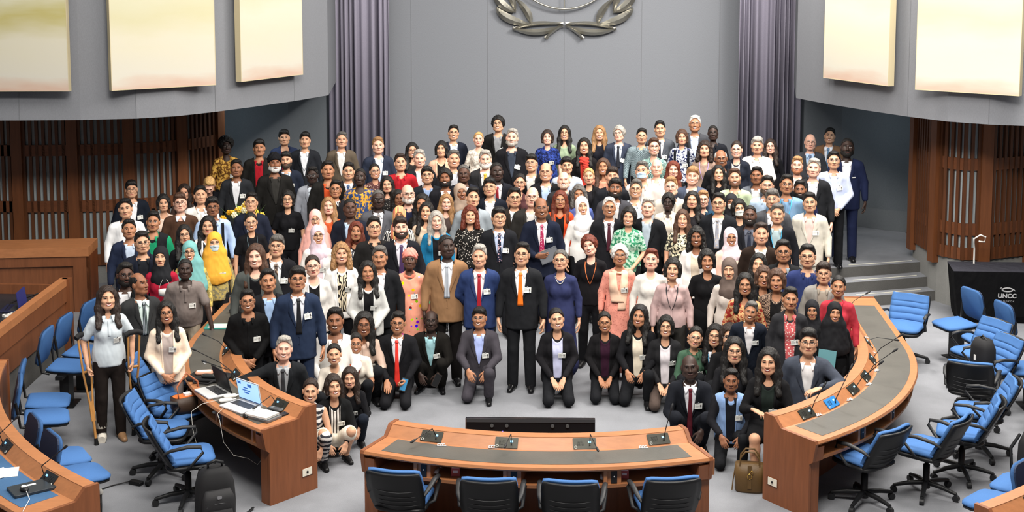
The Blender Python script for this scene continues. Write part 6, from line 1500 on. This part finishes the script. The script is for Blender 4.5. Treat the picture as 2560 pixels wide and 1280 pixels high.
E4|2.16|21.15|0.72|1.736|m|4|sh|w|J 3f4045 c3d0f0|g s|person in dark jacket and light blue shirt with glasses, highest head near the right curtain
E5|2.41|20.77|0.72|1.624|m|7|bz|k|S 20222a|g|person in black shirt and glasses, back row beside the right curtain
E6|2.27|20.48|0.45|1.692|f|2|cl|d|T 8a7468|lan=9a86c0|person in taupe top with a purple and yellow lanyard
E7|2.38|19.24|0.45|1.727|m|5|bf|w|J 1f1f23 e4e4e6|g mous=d8d4d0|person in black jacket and white shirt with glasses, below the taupe lanyard wearer
E8|2.74|20.35|0.45|1.712|f|1|bu|d|O 262b38 b9b2aa|g s|person in navy blazer over a light grey top
E9|3.08|20.55|0.45|1.751|m|2|sp|g|S eae6e0|arms=cross|person in white shirt with arms crossed before the right curtain
E10|3.40|21.41|0.45|1.599|f|1|lo|d|T 202024|g s|person in black top with round glasses before the right curtain
E11|1.44|18.87|0.45|1.632|m|1|no|w|S dedad6||person in open white shirt just right of the light blue face mask
E12|1.69|19.12|0.45|1.573|f|1|lw|r|T 1e1e22|s|person in plain black top between the open white shirt and the slate blazer
E13|1.94|18.64|0.30|1.724|m|1|sp|l|J 4a5366 a6acb4|s|person in slate blazer and gingham shirt right of the plain black top
E14|2.32|18.93|0.45|1.550|f|3|lo|k|V 1d1c20|s|person in black blouse laughing, between the slate blazer and the sage shirt
E15|2.52|18.66|0.30|1.698|m|2|sh|b|S a6b294|beard=6a4a38 s|person in sage green shirt
E16|2.87|18.88|0.30|1.690|m|5|sh|k|J 555a62 d9d6d2||person in grey blazer and white shirt under the arms crossed person
E17|2.98|18.58|0.15|1.761|m|2|sh|k|S a9bcd2|g beard=4a3a30 s|person in light blue shirt with thin glasses, lower right of the grey blazer
E18|1.61|18.38|0.15|1.764|m|1|sh|l|J d2c6b8 c9c4be|g beard=c2a68e|person in cream linen blazer with glasses, left of the slate blazer
E19|1.57|18.12|0.15|1.578|f|7|br|k|O e6dccf d9cdbd|g|person in cream jacket and dark rimmed glasses, left of the dark teal shirt
E20|2.06|18.35|0.15|1.581|m|1|sh|l|S 1f3a4e|g s b|person in dark teal shirt with badge and glasses
E21|1.90|18.16|0.15|1.602|f|2|lo|k|T 2c2a2e||person half hidden behind the dark teal shirt wearer
E22|2.23|17.82|0.00|1.793|m|3|sh|k|J 22242a e1e4e8 8a8c96|g heavy|person in black suit with silver patterned tie, glasses
E23|2.51|18.05|0.00|1.670|f|3|bo|k|T 1c1c20|g mask=d9ddd8|person in white floral face mask and black top
E24|2.45|18.36|0.15|1.545|f|5|none|k|T 1c1c20|hijab=222226 mask=d8cfc2|person in black headscarf and cream mask behind the sage shirt
E25|2.58|17.24|0.00|1.729|m|6|bz|k|J 26272e 565a66 1d2434|beard=191412 s b|person in dark suit, grey shirt and navy tie right of the floral mask
E26|1.28|17.76|0.00|1.727|m|1|sh|g|J 202125 a9b4c0||person in black blazer and open pale blue shirt right of the green leaf print
E27|1.72|17.54|0.00|1.608|f|2|lo|b|W 3a3a38~f~e0d6b8|s b|person in colourful floral dress between the black blazer and the white blazer
E28|1.81|16.38|0.00|1.617|f|5|cl|k|O eae6e2 c9bba8|s|person in white blazer over a beige top, left of the white print headscarf
E29|2.24|16.46|0.00|1.601|f|4|none|k|O e8bfae 1d1d25|hijab=d9c6cc g s|person in white print headscarf and peach pink jacket
E30|2.57|16.11|0.00|1.730|m|2|sh|d|J 33261f e9e6e6|s|person in dark brown blazer and open white shirt
F1|3.98|21.05|0.45|1.729|m|1|no|w|J 3a3c42 a6c0de 5a6a88|g|person in dark grey suit and blue shirt with glasses, right of the right curtain
F2|4.45|21.92|0.45|1.725|m|3|sh|k|J 72553e e0e2ea 54789a|s|person in brown suit and blue tie, back right corner
F3|4.31|19.77|0.45|1.841|m|7|bz|k|J 1d2440 e6e6ec|fy=648 beard=15110f tall|person in navy suit with pocket square standing farthest right by the grey wall
F4|4.03|19.33|0.45|1.709|m|3|sh|k|S c2cbe4|g b fy=664 arms=clasp|person in pale blue dress shirt and black trousers, hands clasped, far right
F5|3.50|19.26|0.45|1.638|m|1|sh|l|J 23242a d9a8a0~f~e8e4e0|beard=a0684a s|person in dark jacket and pink floral shirt
F6|3.70|18.99|0.30|1.801|m|1|sh|g|J 26272b dfdfe3||person in black suit and open white shirt below the pink floral shirt
F7|3.23|18.42|0.15|1.807|m|4|sh|k|S 6f8fae|g lan=4fb4e0|person in blue shirt with light blue lanyard and glasses below the pink floral shirt
F8|3.45|18.68|0.15|1.686|m|5|sh|k|J 262848 a9b2c8 1d2638|beard=191413 s|person in indigo suit and dark blue tie at right
F9|2.99|18.16|0.00|1.796|m|3|sp|s|J 45464a c9c9cd|g|person in grey suit and glasses above the light blue lanyard
F10|3.50|18.17|0.00|1.750|m|3|sh|k|J c9c3b6 d9b8b0|b|person in beige linen suit and pink shirt at the right
F11|2.96|17.40|0.00|1.730|m|3|sh|s|J 202127 9db0b4|lan=45aede|person in black jacket with a bright blue lanyard
F12|2.71|15.22|0.00|1.707|m|4|sh|k|O 232427 7d8890|g|person in black jacket over grey shirt with glasses, right side
F13|2.95|14.94|0.00|1.720|m|3|sh|k|P 2b3560|g b|person in navy blue polo shirt with badge
G2|-4.59|13.86|0.00|1.655|m|6|sh|k|J 1e1f22 e2e0e2|g beard=15110f hy=14|person in black suit and white shirt behind the grey suited person in profile
G3|-4.38|13.60|0.00|1.605|m|5|bf|k|J 3a3c3d c8d8d4 2c3a38|hy=28 yaw=20|person in charcoal suit with striped tie looking right, hand on a blue chair
G1|-4.48|13.01|0.00|1.610|f|3|lo|d|P c3ccd2|fy=1092 pose=crutch s b bot=2c2522 bare|person in pale blue shirt and brown trousers leaning on wooden crutches
G4|-3.83|12.90|0.00|1.490|f|4|lo|k|O ead6c0 a89a94|g s b pose=clasp bot=8d817c|person in cream blazer and grey dress with hands clasped, beside the left desk
G5|-4.15|14.60|0.00|1.532|m|7|bz|k|P 7a706c|b pose=leanR bot=a39684 heavy|person in grey short sleeved shirt leaning one hand on the desk
H1|-3.13|13.42|0.00|1.489|m|4|sh|k|S 1b1b1d|g s b heavy pose=clasp lean=14|person in black zip jacket with badge and glasses, hands on the left desk
H2|-3.00|13.77|0.00|1.627|m|4|sh|k|J 222329 9db8dc|b|person in black suit and light blue shirt with badge behind the black zip jacket
H3|-2.63|13.60|0.00|1.702|m|4|sp|k|J 232e44 d9dbe2 191a1e|g b|person in navy double breasted suit with black tie
H4|-2.68|14.57|0.00|1.605|f|1|bu|d|O d9d5d0 1d1d20|g|person in white cardigan over black top with glasses, behind the double breasted suit
H5|-2.05|14.60|0.00|1.536|f|4|lo|k|O c3c3c0 1a1a1d|b pose=clasp|person in light grey blazer over black top, left of the pink headwrap
H6|-2.31|14.00|0.00|1.153|m|5|sh|k|S e9e6e2|s heavy pose=kneel1|person in white kurta shirt with glasses hung on the front
H7|-2.04|14.30|0.00|1.027|f|5|lo|k|S cbb0a0|g s b pose=squat|person in dusty pink shirt with badge and glasses
H8|-2.08|14.00|0.00|0.874|f|4|bu|k|U d3cabd|g s lan=d4582c pose=squat|person in cream top with orange lanyard squatting at left
H9|-2.25|13.60|0.00|0.868|f|3|bu|k|T dcd3c6|s pose=squat|person in ivory blouse squatting behind the striped dress
H10|-2.58|12.75|0.00|1.192|m|1|sh|g|J 25272b a4a8ac 3a3c40|s pose=leanL|person in charcoal suit and grey tie leaning an arm on the left desk
I1|-2.23|12.35|0.00|0.890|f|3|bu|d|N c9c6c2~z~33343a|s b pose=squat dress|person in black and white zigzag striped dress squatting beside the desk
I2|-2.06|12.55|0.00|0.869|f|3|bo|d|O 191a1c ddd8d2~v~3a3432|s b pose=squat bot=ddd5c6 skirt|person in black cardigan and cream striped dress squatting with hands on knee
I3|-1.96|12.95|0.00|0.815|f|2|lo|d|T 1c1c20|s b pose=squat bot=1f2633|person in black top squatting close behind the cream striped dress
J1|-1.66|14.35|0.00|1.024|m|4|sh|k|J 1f2023 e6e6ea e8392f|g s pose=kneel2|person in black suit and bright red tie kneeling with a phone
J2|-1.34|14.75|0.00|0.931|m|7|bf|k|J 221f1d 9cc8cf|g b pose=squat|person in black suit and aqua shirt squatting with glasses
J3|-0.77|14.60|0.00|1.022|m|4|sp|k|J 3d3a40 aebcf0|g s b pose=kneel1|person in charcoal suit and blue shirt kneeling on one knee
K1|0.09|14.55|0.00|1.039|f|3|bu|k|O 212023 b9bcd8|s b pose=kneel2|person in black suit and lilac top kneeling with folded hands
K2|0.64|14.65|0.00|0.979|f|4|bu|k|O 1e1d20 3c1c30|g s pose=kneel2 b2|person in black suit and plum top kneeling with glasses
K3|1.05|14.60|0.00|1.077|f|4|lo|k|O 1c1c1f d8ccb8|s b pose=kneel1|person in black cardigan over cream top kneeling on one knee
K4|1.33|14.45|0.00|0.998|f|3|bo|k|O 28282b cfc8cc|g s b pose=kneel2 bot=4a3f3a|person in dark blazer and lilac blouse kneeling with glasses, rightmost of the kneeling row
L0|1.19|15.10|0.00|1.610|f|1|sh|r|T d6d2cb|b|person in white knitted top between the cream shawl and the mauve blouse
LM|1.42|14.77|0.00|1.576|f|3|bo|k|S b59a98|s lan=2a2a2e bot=3b3a38|person in mauve satin blouse with grey trousers
L1|1.82|15.10|0.00|1.609|f|4|bo|k|U 19191c|s b dress armR=hang|person in plain black short sleeved dress with badge
L2|2.04|14.69|0.00|1.611|f|3|none|k|T c2b8b0|hijab=5f524c b bot=6a5a4a|person in brown headscarf and beige top
L3|2.15|14.12|0.00|1.571|f|4|lo|k|T 8c2a24~f~c9a070|g s b|person in red batik blouse with glasses
L4|2.40|14.91|0.00|1.613|f|3|lo|k|T 2a2422||person half hidden behind the beige print top, right of the brown headscarf
L5|2.40|14.51|0.00|1.557|f|4|bo|b|O 202227 b0a080~f~6a5a40|g s|person in black jacket over a beige print top with glasses, behind the houndstooth jacket
L6|2.50|14.22|0.00|1.596|f|4|bo|b|O 9a8270~c~3a2e2a 1b1a1c|s b|person in brown houndstooth jacket over a black top
L7|2.56|13.60|0.00|1.552|f|4|sh|k|O 36363a b8585a~d~e0c8c0|b|person in dark grey cardigan and pink patterned shirt
L8|2.19|13.75|0.00|1.354|m|4|sh|s|J 232a38 ece8ea|s b hr=8 lean=12|person in navy blazer and white shirt with badge, front right
L9|1.66|14.35|0.00|0.908|f|3|bu|k|S 3f5a48|g s b pose=squat hr=8|person in dark green shirt with round glasses squatting
L10|1.87|14.35|0.00|0.934|f|3|lo|k|O 1d1d20 c9cad0|g s lan=5a9ac0 pose=squat|person in black jacket with blue lanyard squatting right of the green shirt
L11|1.98|13.95|0.00|1.057|f|3|bo|d|T 1c1b1e|g s pose=squat|person in black top with dark round glasses, left of the navy blazer
L12|1.98|13.50|0.00|1.038|f|3|lo|k|T 232327|g pose=squat|person in charcoal top with thin glasses peeking beside the navy blazer
L13|2.81|13.75|0.00|1.385|f|4|none|k|T 4f3d26~f~b08a50|hijab=1c1c20|person in black headscarf and brown gold batik dress
L14|2.65|13.00|0.00|1.288|m|3|sp|k|J 3e434e e8e6e6|g pose=leanR2|person in slate grey suit and white shirt leaning on the right desk
M1|3.08|14.65|0.00|1.584|m|3|sp|d|J 8a8782 958c80|g|person in light grey blazer and thin glasses, right edge of the group
M2|3.17|14.20|0.00|1.539|f|4|bu|k|S a8323e|s|person in red woven jacket at the right end of the group
M3|3.02|13.60|0.00|1.406|f|4|none|k|T 1b1b1e|hijabL=17171a s b|person in black headscarf and black coat with white badge, rightmost by the desk
M4|2.19|12.45|0.00|1.240|f|3|lo|k|O 1b1b1e 26302c|s b pose=perch bot=1a1a1d skirt|person in black blazer and short skirt perched at the right desk end
M5|1.48|13.10|0.00|0.955|m|7|no|k|J 22242c dfe0e6 5a1824|b pose=squat|person in dark suit with burgundy tie squatting at front right
M6|1.87|12.75|0.00|0.935|m|5|sh|k|O 7e9ac4 20222a|b pose=kneel1 sleeve=1f2024|person in light blue vest over black shirt kneeling on one knee
'''.strip().splitlines()
crowd()

# ------------------------------------------------------------------ things people hold or wear loose
def held(key, loc, rot=(0, 0, 0)):
    """matrix of a place in the torso frame of a person, in world space"""
    o, F, s = PEOPLE[key]
    M = Matrix.Translation(o.location) @ Matrix.Rotation(o.rotation_euler.z, 4, 'Z') @ Matrix.Scale(s, 4) @ Matrix.Translation(Vector(F[1])) @ Matrix([list(r) for r in F[0]]).to_4x4() @ Matrix.Translation(loc)
    q = (Matrix.Rotation(R(rot[2]), 4, 'Z') @ Matrix.Rotation(R(rot[1]), 4, 'Y') @ Matrix.Rotation(R(rot[0]), 4, 'X'))
    l_, r_, _ = (M @ q).decompose(); return Matrix.Translation(l_) @ r_.to_matrix().to_4x4()
t = thing('tablet', (0, 0, 0), 0, 'grey tablet tucked under the arm of the magenta tied navy suit', 'tablet'); t.matrix_world = held('D21', (.085, -.20, .11), (8, -22, 0))
MB().box(-.13, .13, -.008, .008, -.09, .09).build('body', mat('5d6066', .4), t); MB().box(-.12, .12, -.009, -.008, -.08, .08).build('cover', mat('74777d', .5), t)
t = thing('smartphone', (0, 0, 0), 0, 'smartphone with lit picture in the hand of the kneeling red tie wearer', 'phone', 'phones'); t.matrix_world = held('J1', (.10, -.33, .0), (-25, 18, 0))
MB().box(-.037, .037, -.005, .005, -.075, .075).build('body', BLK, t); MB().box(-.031, .031, -.006, -.005, -.064, .064).build('screen', mat('2f6c92', .3, '', emit=.3), t)
t = thing('smartphone', (0, 0, 0), 0, 'dark phone in the hands of the squatting aqua shirt wearer', 'phone', 'phones'); t.matrix_world = held('J2', (.10, -.40, .06), (-20, 25, 0))
MB().box(-.037, .037, -.005, .005, -.075, .075).build('body', mat('3a3330', .3), t); MB().box(-.034, .034, -.006, -.005, -.07, .07).build('screen', BLK, t)
t = thing('document_folder', (0, 0, 0), 0, 'teal folder held against the black coat of the rightmost headscarf wearer', 'folder'); t.matrix_world = held('M3', (-.10, -.175, .08), (-8, 6, 0))
MB().box(-.09, .09, -.008, .008, -.16, .12).build('cover', mat('5f8f96', .6), t); MB().box(-.08, .09, -.003, .012, -.15, .115).build('papers', WHITE, t)
def loose_mask(key, loc, lab):
    t = thing('face_mask', (0, 0, 0), 0, lab, 'mask'); t.matrix_world = held(key, loc, (0, 0, 0)); b = MB(); n = 9; vs = []
    for i in range(n):
        u = i / (n - 1) * 2 - 1
        for v in (-1, 0, 1): vs.append((.075 * u, -.03 * (1 - u * u) * (1 - .3 * v * v), .05 * v * (1 - .35 * u * u)))
    b.add(vs, [(i * 3 + j, i * 3 + j + 3, i * 3 + j + 4, i * 3 + j + 1) for i in range(n - 1) for j in (0, 1)], 0, True); o = b.build('cloth_panel', WHITE, t); m = o.modifiers.new('t', 'SOLIDIFY'); m.thickness = .004
    for s in (-1, 1): MB().tube([(s * .072, 0, .03), (s * .05, -.01, .10), (s * .02, -.01, .16)], .002, 4).build('ear_loop', WHITE, t)
loose_mask('A16', (.06, -.19, .26), 'white mask hanging at the chest of the black headscarf with red sleeves')
loose_mask('L3', (.05, -.22, .10), 'white mask and pouch hanging from the red batik blouse')

o, F, s_ = PEOPLE['G1']; a = Vector(legs('stand')[1][2])
b = MB(); b.tube([a + Vector((0, 0, .26)), a + Vector((0, 0, .06)), a + Vector((0, -.01, -.02)), a + Vector((0, -.06, -.045)), a + Vector((-.01, -.12, -.05))], [.070, .066, .062, .052, .044], 12)
b.build('ankle_bandage', mat('d8d2c6', .9, 'cloth'), o)

def print_on(key, txt, size, x, z, m, off=.012):
    o, F, s_ = PEOPLE[key]; S = surf('m', False, GAR['open'][0]); y = float(S(x, z)) - off
    t_ = text(txt, size, (0, 0, 0), m, o, (0, 0, 0)); t_.name = 'printed_letters'
    t_.matrix_local = Matrix.Translation(Vector(F[1])) @ Matrix([list(r) for r in F[0]]).to_4x4() @ Matrix.Translation((x, y, z)) @ Matrix.Rotation(R(90), 4, 'X')
print_on('B19', 'IES', .052, .0, .19, WHITE)
